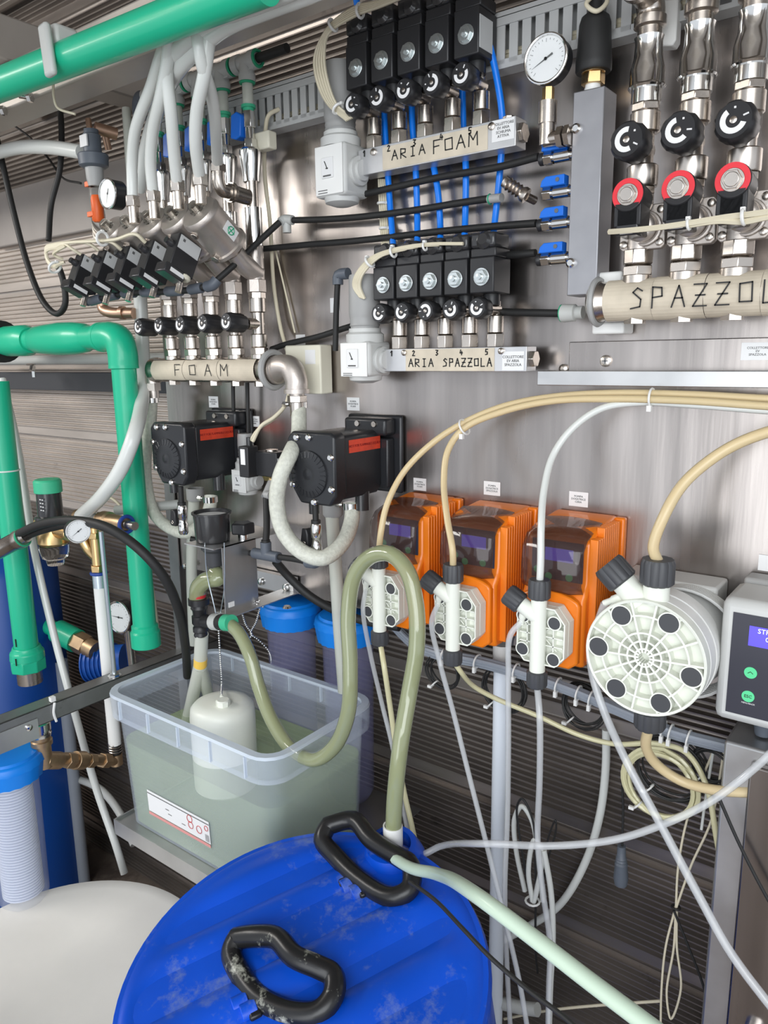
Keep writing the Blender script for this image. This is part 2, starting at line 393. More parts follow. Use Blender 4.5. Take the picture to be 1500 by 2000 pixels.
# ================================================================ AIR MANIFOLDS (two rows of five solenoid valves over five throttle valves)
def add_knob(root, p, ax, R, L, mark=0, body='black', ndot=1, name='knob'):
    """fluted round knob, face printed with a white C arc; p = face centre, ax = outward axis"""
    ax = V(ax).normalized(); p = V(p); u, v, _ = frame(ax)
    mb = MB(); n = 36; prof = [(-L, R*.8), (-L*.9, R*.92), (-L*.25, R), (-L*.08, R*.93), (0, R*.82)]
    b = len(mb.v)
    for t, r in prof:
        for i in range(n):
            q = 2*math.pi*i/n; rr = r*(1-.07*(1 if (i % 6) in (0, 1) else 0)*(t < -.01*L)); mb.v.append(p+ax*t+(u*math.cos(q)+v*math.sin(q))*rr)
    for k in range(4):
        for i in range(n): mb.f.append((b+k*n+i, b+k*n+(i+1) % n, b+(k+1)*n+(i+1) % n, b+(k+1)*n+i))
    mb.f.append(tuple(b+i for i in reversed(range(n)))); mb.f.append(tuple(b+4*n+i for i in range(n)))
    kn = mb.build(name, body, root)
    e = ax*.0006; mk = MB(); n = 18; ri, ro = R*.36, R*.62
    vs = []
    for i in range(n+1):
        q = mark+math.radians(215)*i/n
        d = u*math.cos(q)+v*math.sin(q); vs += [p+d*ri+ax*1e-5, p+d*ro+ax*1e-5, p+d*ro+e, p+d*ri+e]
    mk.add(vs, [f for i in range(n) for f in ((4*i+3, 4*i+2, 4*i+6, 4*i+7), (4*i+1, 4*i+5, 4*i+6, 4*i+2), (4*i, 4*i+3, 4*i+7, 4*i+4))]+[(0, 1, 2, 3), (4*n+3, 4*n+2, 4*n+1, 4*n)])
    for dq in (math.radians(250), math.radians(320)):
        q = mark+dq; d = u*math.cos(q)+v*math.sin(q); s_ = ax.cross(d)
        mk.box(p+d*R*.55+ax*.0003, (R*.09,)*3) if dq > 5 else mk.tube([p+d*R*.45+ax*.0003, p+d*R*.7+ax*.0003], R*.045, 6, 1)
    mk.build('knob_mark', 'dot_white', kn)
    MB().lathe(p, ax, [(0, R*.17), (R*.05, R*.17), (R*.08, R*.1), (R*.08, 0)], 12).build('knob_screw', 'nickel', kn)
    return kn
def throttle(X, z, y0, label, group, mark, R=.0165, L=.026, out=.058, hz=0, up=.068):
    """fitting that stands on the manifold: hex, sleeve, tee and a knob pointing out"""
    t = thing('throttle_valve', label, 'valve', (X, y0, z), group)
    MB().cyl((X, y0, z), (X, y0, z+.020), .0145, n=6, ph=.5).build('hex_nut', 'nickel', t, bev=.0008)
    MB().lathe((X, y0, z+.020), ZZ, [(0, .0095), (.002, .0125), (.026, .0125), (.028, .009)], 20).build('sleeve', 'nickel', t)
    mb = MB().lathe((X, y0, z+.048), ZZ, [(0, .0075), (up-.048, .0075)], 14)
    mb.cyl((X, y0+.004, z+.056), (X, y0-out+L, z+.056), .009, n=14); mb.build('tee_body', 'nickel', t)
    add_knob(t, (X, y0-out, z+.056), OUT, R, L, mark)
    return t
def solenoid(X, z, yb, label, group, lab=False, hs=1.0):
    """z = underside; coil block with hex nut on its face, connector head on top"""
    t = thing('solenoid_valve', label, 'valve', (X, yb, z), group)
    W_ = .041; D = .052
    MB().box2((X-W_/2, yb, z), (X+W_/2, yb-D, z+.062*hs)).build('coil', 'black', t, bev=.002)
    MB().box2((X-W_/2-.0008, yb-.004, z+.062*hs), (X+W_/2+.0008, yb-D+.004, z+.078*hs)).build('collar', 'black', t, bev=.002)
    mb = MB(); mb.box2((X-W_/2, yb-.004, z+.078*hs), (X+W_/2, yb-D+.001, z+.104*hs))
    mb.build('connector', 'black_satin', t, bev=.004)
    mb = MB()
    mb.lathe((X+.002, yb-D+.012, z+.089*hs), (0, -1, .15), [(0, .013), (.010, .013), (.015, .008), (.015, 0)], 16)
    mb.build('cable_gland', 'black_satin', t)
    MB().cyl((X, yb-.02, z-.016), (X, yb-.02, z), .013, n=14).build('valve_body', 'black', t)
    c = V((X, yb-D, z+.028*hs))
    MB().lathe(c, OUT, [(0, .0132), (.0015, .0132)], 20).cyl(c+OUT*.0015, c+OUT*.006, .0108, n=6).build('hex_nut', 'nut_zinc', t, bev=.0006)
    MB().lathe(c+OUT*.006, OUT, [(0, .0048), (.0035, .0045), (.004, 0)], 12).build('stud', 'nut_zinc', t)
    if lab:
        MB().box2((X+W_/2, yb-.014, z+.008), (X+W_/2+.0008, yb-.050, z+.050)).build('rating_plate', 'paper_grey', t)
    return t
ordn = ['leftmost', 'second from the left', 'middle', 'second from the right', 'rightmost']
def manifold_bar(nm, tlx, tly, brx, bry, d, label, tape, tapeseg, sticker, sx, grp):
    a = P(tlx, tly, d); b = P(brx, bry, d)
    t = thing('air_manifold', label, 'manifold', ((a.x+b.x)/2, -d+.016, b.z))
    MB().box2((a.x, -d+.032, b.z), (b.x, -d, a.z)).build('bar', 'alu', t, bev=.001)
    return t, a, b
# ---- lower row: ARIA SPAZZOLA
d = .055
t, a, b = manifold_bar('', 744, 682, 1028, 726, d, 'grey aluminium bar taped ARIA SPAZZOLA with five numbered outlets', 0, 0, 0, 0, 0)
zt, zb = a.z, b.z; zt_lo = zt
L0 = P(793, 722, d); L1 = P(966, 683, d)
MB().box2((L0.x, -d, zb+.001), (L1.x, -d-.0007, zt-.0015)).build('masking_tape', 'tape', t)
o = P(799, 717, d+.0007); strokes(t, 'ARIA', (P(799, 717, d).x, -d-.0008, zb+.008), XX, ZZ, .0125, wf=.7, gap=.36)
strokes(t, 'SPAZZOLA', (P(866, 717, d).x, -d-.0008, zb+.008), XX, ZZ, .0125, wf=.62, gap=.30)
SP = [P(770, 690, d).x, P(812, 690, d).x, P(858, 690, d).x, P(904, 690, d).x, P(957, 690, d).x]
e0 = SP[0]; st = (SP[4]-SP[0])/4; SP = [e0+st*i for i in range(5)]
for i, X in enumerate(SP): strokes(t, str(i+1), (X-.008, -d-.0008, zt-.0115), XX, ZZ, .008, wf=.7)
s0 = P(981, 724, d); s1 = P(1024, 696, d)
k = MB().box2((s0.x, -d, zb+.002), (s1.x, -d-.0008, zb+.002+.028)).build('sticker', 'paper', t)
text(k, 'COLLETTORE\nEV ARIA\nSPAZZOLA', ((s0.x+s1.x)/2, -d-.001, zb+.016), .0058, 'print')
for X in (SP[0]+.6*st-.006, SP[4]+.44*st): MB().lathe((X, -d, zt-.0065), OUT, [(0, .005), (.003, .005), (.0045, .003), (.0045, 0)], 12).build('screw', 'nickel', t)
MB().cyl((b.x, -d+.016, (zt+zb)/2), (b.x+.008, -d+.016, (zt+zb)/2), .013, n=6).build('end_plug', 'nickel', t, bev=.001)
MB().cyl((a.x, -d+.016, (zt+zb)/2), (a.x-.018, -d+.016, (zt+zb)/2), .012, n=16).build('inlet_nipple', 'nickel', t)
marks = [2.2, .6+1.6, -1.2, 3.2, 2.4]
for i, X in enumerate(SP):
    throttle(X, zt, -d+.016, f'black throttle knob on the ARIA SPAZZOLA bar, {ordn[i]} of five', 'throttle valves on the lower air bar', marks[i])
for i, X in enumerate(SP):
    solenoid(X-.001, zt+.078, -.030, f'black solenoid valve above the ARIA SPAZZOLA bar, {ordn[i]} of five', 'solenoid valves over the lower air bar', False, .83)
# ---- upper row: ARIA FOAM
d = .055
t, a, b = manifold_bar('', 699, 293, 1007, 283, d, 'grey aluminium bar taped ARIA FOAM with five numbered outlets', 0, 0, 0, 0, 0)
zt = P(1008, 226, d).z; zt = (a.z+zt)/2; zb = (P(699, 346, d).z+P(1007, 283, d).z)/2
for ch in list(t.children): bpy.data.objects.remove(ch)
MB().box2((a.x, -d+.032, zb), (b.x, -d, zt)).build('bar', 'alu', t, bev=.001)
L0 = P(748, 330, d); L1 = P(953, 250, d)
MB().box2((L0.x, -d, zb+.002), (L1.x, -d-.0007, zt-.004)).build('masking_tape', 'tape', t)
strokes(t, 'ARIA', (P(766, 300, d).x, -d-.0008, zb+.014), XX, ZZ, .014, wf=.8, gap=.45)
strokes(t, 'FOAM', (P(846, 300, d).x, -d-.0008, zb+.011), XX, ZZ, .0185, wf=.8, gap=.35)
SF = P(732, 285, d-.016).x; st2 = (P(940, 240, d-.016).x-SF)/4; SF = [SF+st2*i for i in range(5)]
for i, X in enumerate(SF): strokes(t, str(i+1), (X-.012, -d-.0008, zt-.0115), XX, ZZ, .0085, wf=.7)
s0 = P(961, 290, d); s1 = P(1006, 255, d)
k = MB().box2((s0.x, -d, zb+.010), (s1.x-.001, -d-.0008, zb+.010+.029)).build('sticker', 'paper', t)
text(k, 'COLLETTORE\nEV ARIA\nSCHIUMA\nATTIVA', ((s0.x+s1.x)/2, -d-.001, zb+.0245), .0055, 'print')
for X in (SF[0]+.2*st2, SF[4]+.55*st2): MB().lathe((X, -d, zt-.008), OUT, [(0, .0055), (.003, .0055), (.0045, .003), (.0045, 0)], 12).build('screw', 'nickel', t)
MB().cyl((b.x, -d+.016, (zt+zb)/2), (b.x+.007, -d+.016, (zt+zb)/2), .014, n=6).build('end_plug', 'nickel', t, bev=.001)
MB().cyl((b.x-.02, -d+.016, zt), (b.x-.02, -d+.016, zt+.006), .009, n=6).build('top_plug', 'nickel', t, bev=.001)
MB().cyl((a.x, -d+.016, (zt+zb)/2), (a.x-.016, -d+.016, (zt+zb)/2), .014, n=16).build('inlet_nipple', 'light_grey', t)
marks = [1.6, 3.6, 2.6, 3.9, 3.0]
for i, X in enumerate(SF):
    throttle(X, zt, -d+.016, f'black throttle knob on the ARIA FOAM bar, {ordn[i]} of five', 'throttle valves on the upper air bar', marks[i], R=.0185, L=.028)
for i, X in enumerate(SF):
    solenoid(X+.001, zt+.082, -.034, f'black solenoid valve above the ARIA FOAM bar, {ordn[i]} of five', 'solenoid valves over the upper air bar', i == 4)
# ---- grey pressure regulators
def regulator(c0, c1, d, zk, rk, label, port=1, tall=.16, dep=.062):
    """c0,c1 = pixel corners (left-top, right-bottom) of the front face"""
    a = P(*c0, d); b = P(*c1, d); w_, h_ = b.x-a.x, a.z-b.z; cx = (a.x+b.x)/2
    t = thing('pressure_regulator', label, 'regulator', (cx, -d+dep/2, b.z))
    MB().box2((a.x, -d+dep, b.z+.008), (b.x, -d, a.z)).build('body', 'light_grey', t, bev=.006)
    MB().lathe((cx, -d+dep/2, b.z+.009), (0, 0, -1), [(0, w_*.45), (.008, w_*.42), (.013, w_*.2), (.013, 0)], 24).build('bottom_plug', 'light_grey', t)
    MB().box2((a.x+w_*.06, -d-.002, b.z+h_*.12), (b.x-w_*.06, -d, a.z-h_*.03)).build('front_cover', 'white', t, bev=.002)
    gx = cx-w_*.02; gz = b.z+h_*.58; gw = w_*.36
    g = MB().box2((gx-gw/2, -d-.0045, gz-gw*.66), (gx+gw/2, -d-.002, gz+gw*.66)).build('gauge', 'paper', t, bev=.0008)
    MB().tube([V((gx-gw*.2, -d-.005, gz+gw*.42)), V((gx+gw*.05, -d-.005, gz-gw*.1))], .0007, 6, 1).box((gx, -d-.0048, gz-gw*.05), (gw*.2, .0006, gw*.06)).build('gauge_needle', 'ink', g)
    MB().box((gx, -d-.0047, gz-gw*.52), (gw*.7, .0006, gw*.10)).build('gauge_print', 'print', g)
    mb = MB()
    for k in range(2): mb.box((a.x+w_*.3, -d-.0024, b.z+h_*(.20-.045*k)), (w_*.3, .0006, .0012))
    mb.build('print', 'print', t)
    MB().lathe((cx, -d+dep/2, a.z), ZZ, [(-.002, w_*.50), (.012, w_*.50), (.016, w_*.42), (.022, w_*.42)], 24).build('bonnet_ring', 'light_grey', t)
    mb = MB().lathe((cx, -d+dep/2, a.z+.022), ZZ, [(0, rk*.93), (.003, rk*.93)]+[(.005+.0035*k, rk*(.96 if k % 2 else 1.0)) for k in range(5)]+[(.026, rk*1.04), (tall-.004, rk*1.0), (tall, rk*.95), (tall, 0)], 28)
    mb.build('adjusting_knob', 'grey', t)
    if port:
        MB().lathe((b.x-.002, -d+dep/2, (a.z+b.z)/2+.002), XX, [(0, w_*.30), (.004, w_*.34), (.010, w_*.34), (.011, w_*.24), (.016, w_*.24)], 22).build('outlet_port', 'light_grey', t)
    return t
regulator((612, 287), (675, 388), .085, 0, .026, 'grey pressure regulator at the left end of the ARIA FOAM bar', tall=.105)
regulator((662, 668), (722, 745), .085, 0, .026, 'grey pressure regulator at the left end of the ARIA SPAZZOLA bar', tall=.088)
regulator((451, 915), (484, 970), .050, 0, .016, 'small grey pressure regulator between the two black pumps', tall=.05, dep=.045)
# ---- blue air tubes running down between the two rows
bl = [[(741, -60, .03), (752, 60, .03), (750, 200, .022), (755, 300, .022), (762, 400, .022), (768, 478, .03)],
      [(806, 120, .02), (805, 230, .022), (812, 330, .022), (815, 420, .022), (815, 474, .03)],
      [(838, 290, .02), (848, 330, .022), (856, 380, .022), (860, 440, .022), (860, 474, .03)],
      [(903, 140, .02), (905, 250, .02), (910, 330, .022), (909, 420, .022), (907, 470, .03)],
      [(935, -40, .05), (945, 40, .05), (968, 140, .04), (981, 230, .03), (977, 330, .022), (968, 420, .022), (962, 474, .03)]]
for i, q in enumerate(bl):
    hose('air_tube', f'blue air tube between the solenoid rows, {ordn[i]} of five', 'tube', q, 11, 'blue_hose', 'blue air tubes between the solenoid rows', r=.0053)
for i, (p0, p1) in enumerate([((690, -40, .06), (699, 18, .06)), ((868, -50, .05), (872, 10, .05))]):
    hose('air_tube', ['short blue air tube end behind the cream cables at the top edge', 'blue air tube dropping in between the upper solenoids at the top edge'][i], 'tube', [p0, p1], 11, 'blue_hose', r=.0053)
# ---- cream cable bundles
def bundle(name, label, paths, r, mt='cable', ties=(), tr=None, cat='cable', group=None):
    t = thing(name, label, cat, P(*paths[0][len(paths[0])//2]), group)
    for pth in paths: MB().tube([P(*q) for q in pth], r, 6, 6).build('wire', mt, t)
    for px, py, dd, dx, dy, R in ties:
        c = P(px, py, dd); ax = (P(px+dx, py+dy, dd)-c)
        MB().ring(c, ax, R, R*.18+.0006, 14, 6).box(c+frame(ax)[1]*R*1.1, (.005, .005, .004)).build('cable_tie', 'white', t)
    return t
pths = []
for i in range(5):
    e = (i-2)*5
    pths.append([(790, -10+e*.3, .10), (740, 8+e*.5, .10), (690, 24+e*.8, .10), (640, 62+e*.6, .10), (624+e*.9, 110, .10), (630+e, 160, .10), (650+e, 205+e*.3, .095), (684+e*.6, 232-e*.3, .085)])
bundle('cable_bundle', 'cream cables arching round the left of the upper solenoid valves', pths, .0026, ties=[(703, 22, .10, 8, -3, .009), (650, 50, .10, 8, -8, .009), (660, 212, .095, 6, 8, .009)])
pths = []
for i in range(5):
    e = (i-2)*3
    ends = [(905, 476, .085), (858, 478, .085), (815, 482, .085), (780, 486, .085), (760, 492, .085)]
    pths.append([ends[i], (835-i*14, 483+e, .09), (770-i*6, 493+e, .092), (722, 512+e, .09), (700+e, 540, .09), (697+e, 560, .085), (708+e*.7, 582+e*.3, .08)])
bundle('cable_bundle', 'cream cables arching over the left of the lower solenoid valves', pths, .0026, ties=[(830, 481, .09, 8, -2, .006), (768, 492, .09, 8, -3, .008), (722, 512, .09, 6, -6, .009)])
pths = [[(740+i*4, 350, .012), (742+i*4, 400, .012), (744+i*4, 440, .014), (747+i*4, 478, .03), (750+i*3, 495, .05)] for i in range(4)]
bundle('cable_bundle', 'straight cream cables dropping beside the leftmost blue tube', pths, .0022, ties=[(742+5, 397, .014, 0, 9, .008), (746+5, 446, .016, 0, 9, .008)])
# ================================================================ RIGHT: SPAZZOLA manifold, gauge, pressure switch, vertical distributor
def gauge(c, ax, R, label, angle=2.6, depth=.024, case='chrome', back='black', stem=None, stemmat='brass', needle=None, extra=None):
    """dial gauge; c = face centre, ax = outward axis"""
    c = V(c); ax = V(ax).normalized(); t = thing('pressure_gauge', label, 'gauge', c+V((0, 0, -R)))
    MB().lathe(c-ax*depth, ax, [(0, R*.9), (.001, R*.96), (depth-.004, R*.96)], 36).build('case', back, t)
    MB().ring(c-ax*.001, ax, R*.96, R*.07, 40, 8).build('bezel', case, t)
    dl = MB().cyl(c-ax*.004, c-ax*.002, R*.9, n=36).build('dial', 'dot_white', t)
    u, v, _ = frame(ax)
    mk = MB()
    for k in range(21):
        q = math.radians(-45+270*k/20); dr = u*math.cos(q)+v*math.sin(q); l = .14 if k % 5 == 0 else .07
        mk.tube([c-ax*.0017+dr*R*(.80-l), c-ax*.0017+dr*R*.80], R*.012, 4, 1)
    mk.build('scale_marks', 'print', dl)
    q = needle if needle is not None else angle; dr = u*math.cos(q)+v*math.sin(q); s_ = ax.cross(dr)
    p = c-ax*.0012
    MB().add([p-dr*R*.35-s_*R*.045, p+dr*R*.72, p-dr*R*.35+s_*R*.045, p-dr*R*.35-s_*R*.045+ax*.0004, p+dr*R*.72+ax*.0004, p-dr*R*.35+s_*R*.045+ax*.0004], [(0, 1, 2), (3, 5, 4), (0, 3, 4, 1), (1, 4, 5, 2), (2, 5, 3, 0)]).lathe(p, ax, [(0, R*.07), (.001, R*.07), (.001, 0)], 12).build('needle', 'ink', t)
    MB().lathe(c-ax*.0008, ax, [(0, R*.9), (.0006, R*.9), (.0006, 0)], 32).build('glass', 'lens', t)
    if stem: 
        for nm, a_, b_, r_, n_, mt in stem: MB().cyl(a_, b_, r_, n=n_).build(nm, mt, t)
    return t
# vertical distributor bar
a = P(1119, 187, .07); b = P(1107, 578, .07); xr = P(1176, 180, .07).x
xl = (a.x+b.x)/2; xr = xl+.043
t = thing('distributor', 'upright grey aluminium distributor bar between gauge and brush valves', 'manifold', (xl+.02, -.04, b.z))
MB().box2((xl, -.07, b.z), (xr, -.026, a.z+.004)).build('bar', 'alu_dark', t, bev=.0015)
for px, py in ((1127, 252), (1116, 514)): 
    q = P(px, py, .07); MB().lathe(q, OUT, [(0, .0065), (.004, .0065), (.006, .004), (.006, 0)], 14).build('bolt', 'chrome', t)
zt, zb = a.z+.004, b.z; xd = xl
# pressure switch on top
q = V(((xl+xr)/2-.003, -.05, zt))
t = thing('pressure_switch', 'black rubber capped pressure switch with brass base on the upright bar', 'switch', q)
MB().lathe(q, ZZ, [(0, .011), (.006, .011), (.006, .010), (.010, .010)], 18).build('sealing_ring', 'white', t)
MB().cyl(q+ZZ*.010, q+ZZ*.024, .0155, n=6).lathe(q+ZZ*.024, ZZ, [(0, .0155), (.003, .0155)], 18).build('hex_base', 'brass', t, bev=.0008)
MB().lathe(q+ZZ*.025, ZZ, [(0, .022), (.002, .0235), (.012, .0235), (.030, .022), (.058, .0205), (.066, .018), (.072, .010), (.092, .008), (.092, 0)], 28).build('rubber_boot', 'rubber', t)
MB().tube([q+ZZ*.115, q+V((.004, -.004, .135)), q+V((-.006, -.01, .16)), q+V((-.012, 0, .2))], .003, 8).build('cable', 'cable', t)
hose('loop_cable', 'cream cable looping just above the black pressure switch', 'cable', [(1160, -10, .06), (1145, 8, .07), (1165, 22, .07), (1185, 5, .06), (1180, -20, .05)], 7, 'cable', r=.003)
# gauge
c = P(1065, 114, .085)
st = [('brass_stem', c+V((0, .012, -.033)), c+V((0, .012, -.052)), .008, 6, 'brass'), ('socket', c+V((0, .012, -.05)), c+V((0, .012, -.078)), .0125, 18, 'nickel'),
      ('elbow', c+V((0, .012, -.076)), c+V((0, .012, -.105)), .0105, 14, 'nickel')]
g = gauge(c, (0.0, -1, 0), .031, 'large round pressure gauge at the top beside the upright distributor bar', needle=math.radians(205), stem=st, depth=.022)
e = c+V((0, .012, -.098)); MB().cyl(e-XX*.004, V((xl-.012, e.y, e.z)), .0095, n=14).build('elbow_arm', 'nickel', g)
MB().cyl(V((xl-.018, e.y, e.z)), V((xl-.010, e.y, e.z)), .014, n=6).cyl(V((xl-.007, e.y, e.z)), V((xl, e.y, e.z)), .014, n=6).build('union_nut', 'nickel', g)
# four blue-lever ball valves on the left side of the bar
bz = [P(1085, 291, .06), P(1085, 361, .06), P(1080, 422, .06), P(1075, 491, .06)]
nm = ['topmost of four', 'second from the top of four', 'third from the top of four', 'lowest of four']
for i, q in enumerate(bz):
    z = q.z-.010; y = -.058
    xb_ = xd; t = thing('ball_valve', f'blue-lever mini ball valve on the upright bar, {nm[i]}', 'valve', (xd-.025, y, z-.01), 'blue levered ball valves on the upright bar')
    MB().lathe((xd, y, z), -XX, [(0, .006), (.006, .006), (.006, .0085), (.028, .0085), (.028, .006), (.032, .006)], 16).build('body', 'chrome', t)
    MB().cyl((xd-.032, y, z), (xd-.044, y, z), .010, n=6).build('hex_nut', 'chrome', t, bev=.0006)
    lv = MB().prism((xd-.046, y-.010, z+.008), XX, ZZ, (0, .016, 0), [(0, 0), (.036, 0), (.036, .013), (.008, .013), (.002, .008)]).build('lever', 'blue_handle', t, bev=.001)
    MB().lathe((xd-.020, y-.010, z+.015), OUT, [(0, .003), (.0008, .003), (.0008, 0)], 10).build('lever_screw', 'dark_grey', lv)
    if i != 1: MB().lathe((xd-.044, y, z), -XX, [(0, .007), (.002, .0085), (.007, .0085), (.008, .007)], 14).build('push_collar', 'black', t)
# black hoses from the ball valves to the left
hz = [[(1052, 306, .048), (980, 325, .04), (860, 346, .03), (760, 368, .03), (700, 382, .03)],
      [(1048, 436, .048), (980, 441, .035), (860, 452, .03), (700, 470, .03), (600, 478, .03), (515, 486, .03)],
      [(1046, 494, .048), (1010, 497, .045), (960, 500, .03), (900, 502, .03)],
      [(1100, 612, .04), (1040, 611, .035), (960, 609, .03), (880, 611, .03), (700, 634, .03), (620, 658, .03), (560, 672, .03), (530, 682, .03)],
      [(968, 386, .03), (900, 396, .03), (800, 412, .03), (700, 424, .03), (620, 429, .03), (572, 430, .035)]]
hl = ['black hose from the topmost blue-lever valve to behind the upper regulator', 'black hose from the third blue-lever valve running left under the blue tubes', 'short black hose from the lowest blue-lever valve',
      'long black hose with green collar passing behind the lower regulator', 'black hose ending in a white elbow, below the upper regulator']
for q, l in zip(hz, hl): hose('air_hose', l, 'hose', q, 14, 'rubber', 'black air hoses across the panel', r=.0055)
# grey push-in fitting and loose chrome valve
q0 = P(952, 388, .03); t = thing('check_fitting', 'small chrome spring fitting lying loose over the steel sheet', 'fitting', P(1010, 370, .05))
p0, p1 = P(985, 354, .06), P(1030, 384, .05)
MB().cyl(P(1028, 384, .045), P(1045, 392, .03), .006, n=10).lathe(p0, p1-p0, [(0, .0085), (.006, .0085)]+[(.008+.003*k, .0075 if k % 2 else .010) for k in range(8)]+[(.034, .011), (.040, .011)], 18).build('body', 'nickel', t)
MB().cyl(P(955, 389, .03), P(980, 386, .035), .0065, n=12).build('tube_end', 'grey', t)
MB().ring(P(957, 389, .03), XX, .007, .0012, 16, 6).build('green_ring', 'green_mark', t)
t = thing('push_fitting', 'grey push-in coupling with green ring left of the SPAZZOLA clamp', 'fitting', P(1120, 612, .04))
MB().lathe(P(1098, 612, .04), XX, [(0, .0125), (.004, .013), (.02, .012), (.022, .009), (.032, .009)], 18).build('body', 'fit_grey', t)
MB().lathe(P(1094, 612, .04), XX, [(0, .009), (.002, .0125), (.006, .0125)], 18).build('green_ring', 'green_mark', t)
# SPAZZOLA manifold pipe
a = P(1172, 590, .10); zc = P(1172, 590, .07).z; x0 = P(1160, 590, .07).x; x1 = .2; rr = .0265
t = thing('spazzola_manifold', 'stainless manifold pipe wrapped in masking tape lettered SPAZZOLA', 'manifold', (x0+.2, -.07, zc-rr))
MB().lathe((x0, -.07, zc), XX, [(-.004, rr*.8), (0, rr), (.012, rr), (.016, rr*.92), (x1-x0, rr*.92)], 32).build('pipe', 'nickel', t)
mb = MB(); n = 14; xa, xb = x0+.022, x1-.02
for k in range(9):
    p0 = xa+(xb-xa)*k/9; p1 = xa+(xb-xa)*(k+1)/9-.0005
    for i in range(n):
        q0 = math.radians(-78+156*i/n); q1 = math.radians(-78+156*(i+1)/n); r2 = rr+.0006+.0006*(k % 2)
        vs = []
        for x in (p0, p1):
            for q in (q0, q1): vs += [(x, -.07-math.cos(q)*r2, zc+math.sin(q)*r2)]
        mb.add(vs, [(0, 1, 3, 2)])
mb.build('masking_tape', 'tape', t, sharp=30)
strokes(t, 'SPAZZOLA', (P(1232, 595, .098).x, -.07-rr-.0022, zc-.013), XX, ZZ, .026, wf=.62, gap=.375, th=.0009)
colx = [P(1245, 530, .07).x, P(1340, 525, .07).x, P(1438, 515, .07).x]
stp = (colx[2]-colx[0])/2; colx = [colx[0]+stp*i for i in range(4)]
for X in colx[:3]:
    MB().cyl((X, -.07, zc+rr*.8), (X, -.07, zc+rr+.004), .019, n=20).build('outlet_boss', 'nickel', t)
    MB().cyl((X, -.07, zc-rr*.8), (X, -.07, zc-rr-.004), .014, n=6).build('bottom_plug', 'nickel', t)
t = thing('pipe_clamp', 'grey plastic clamp on the left end of the SPAZZOLA pipe', 'clamp', (x0+.006, -.04, zc-.04))
MB().box2((x0-.012, -.0045, zc-.042), (x0+.034, -.045, zc-.026)).build('clamp_block', 'white', t, bev=.003)
MB().box2((x0-.005, -.0045, zc+.024), (x0+.034, -.06, zc+.040)).build('clamp_block', 'white', t, bev=.003)
MB().ring((x0+.006, -.07, zc), XX, rr+.003, .004, 30, 6, 1).build('strap', 'grey', t)
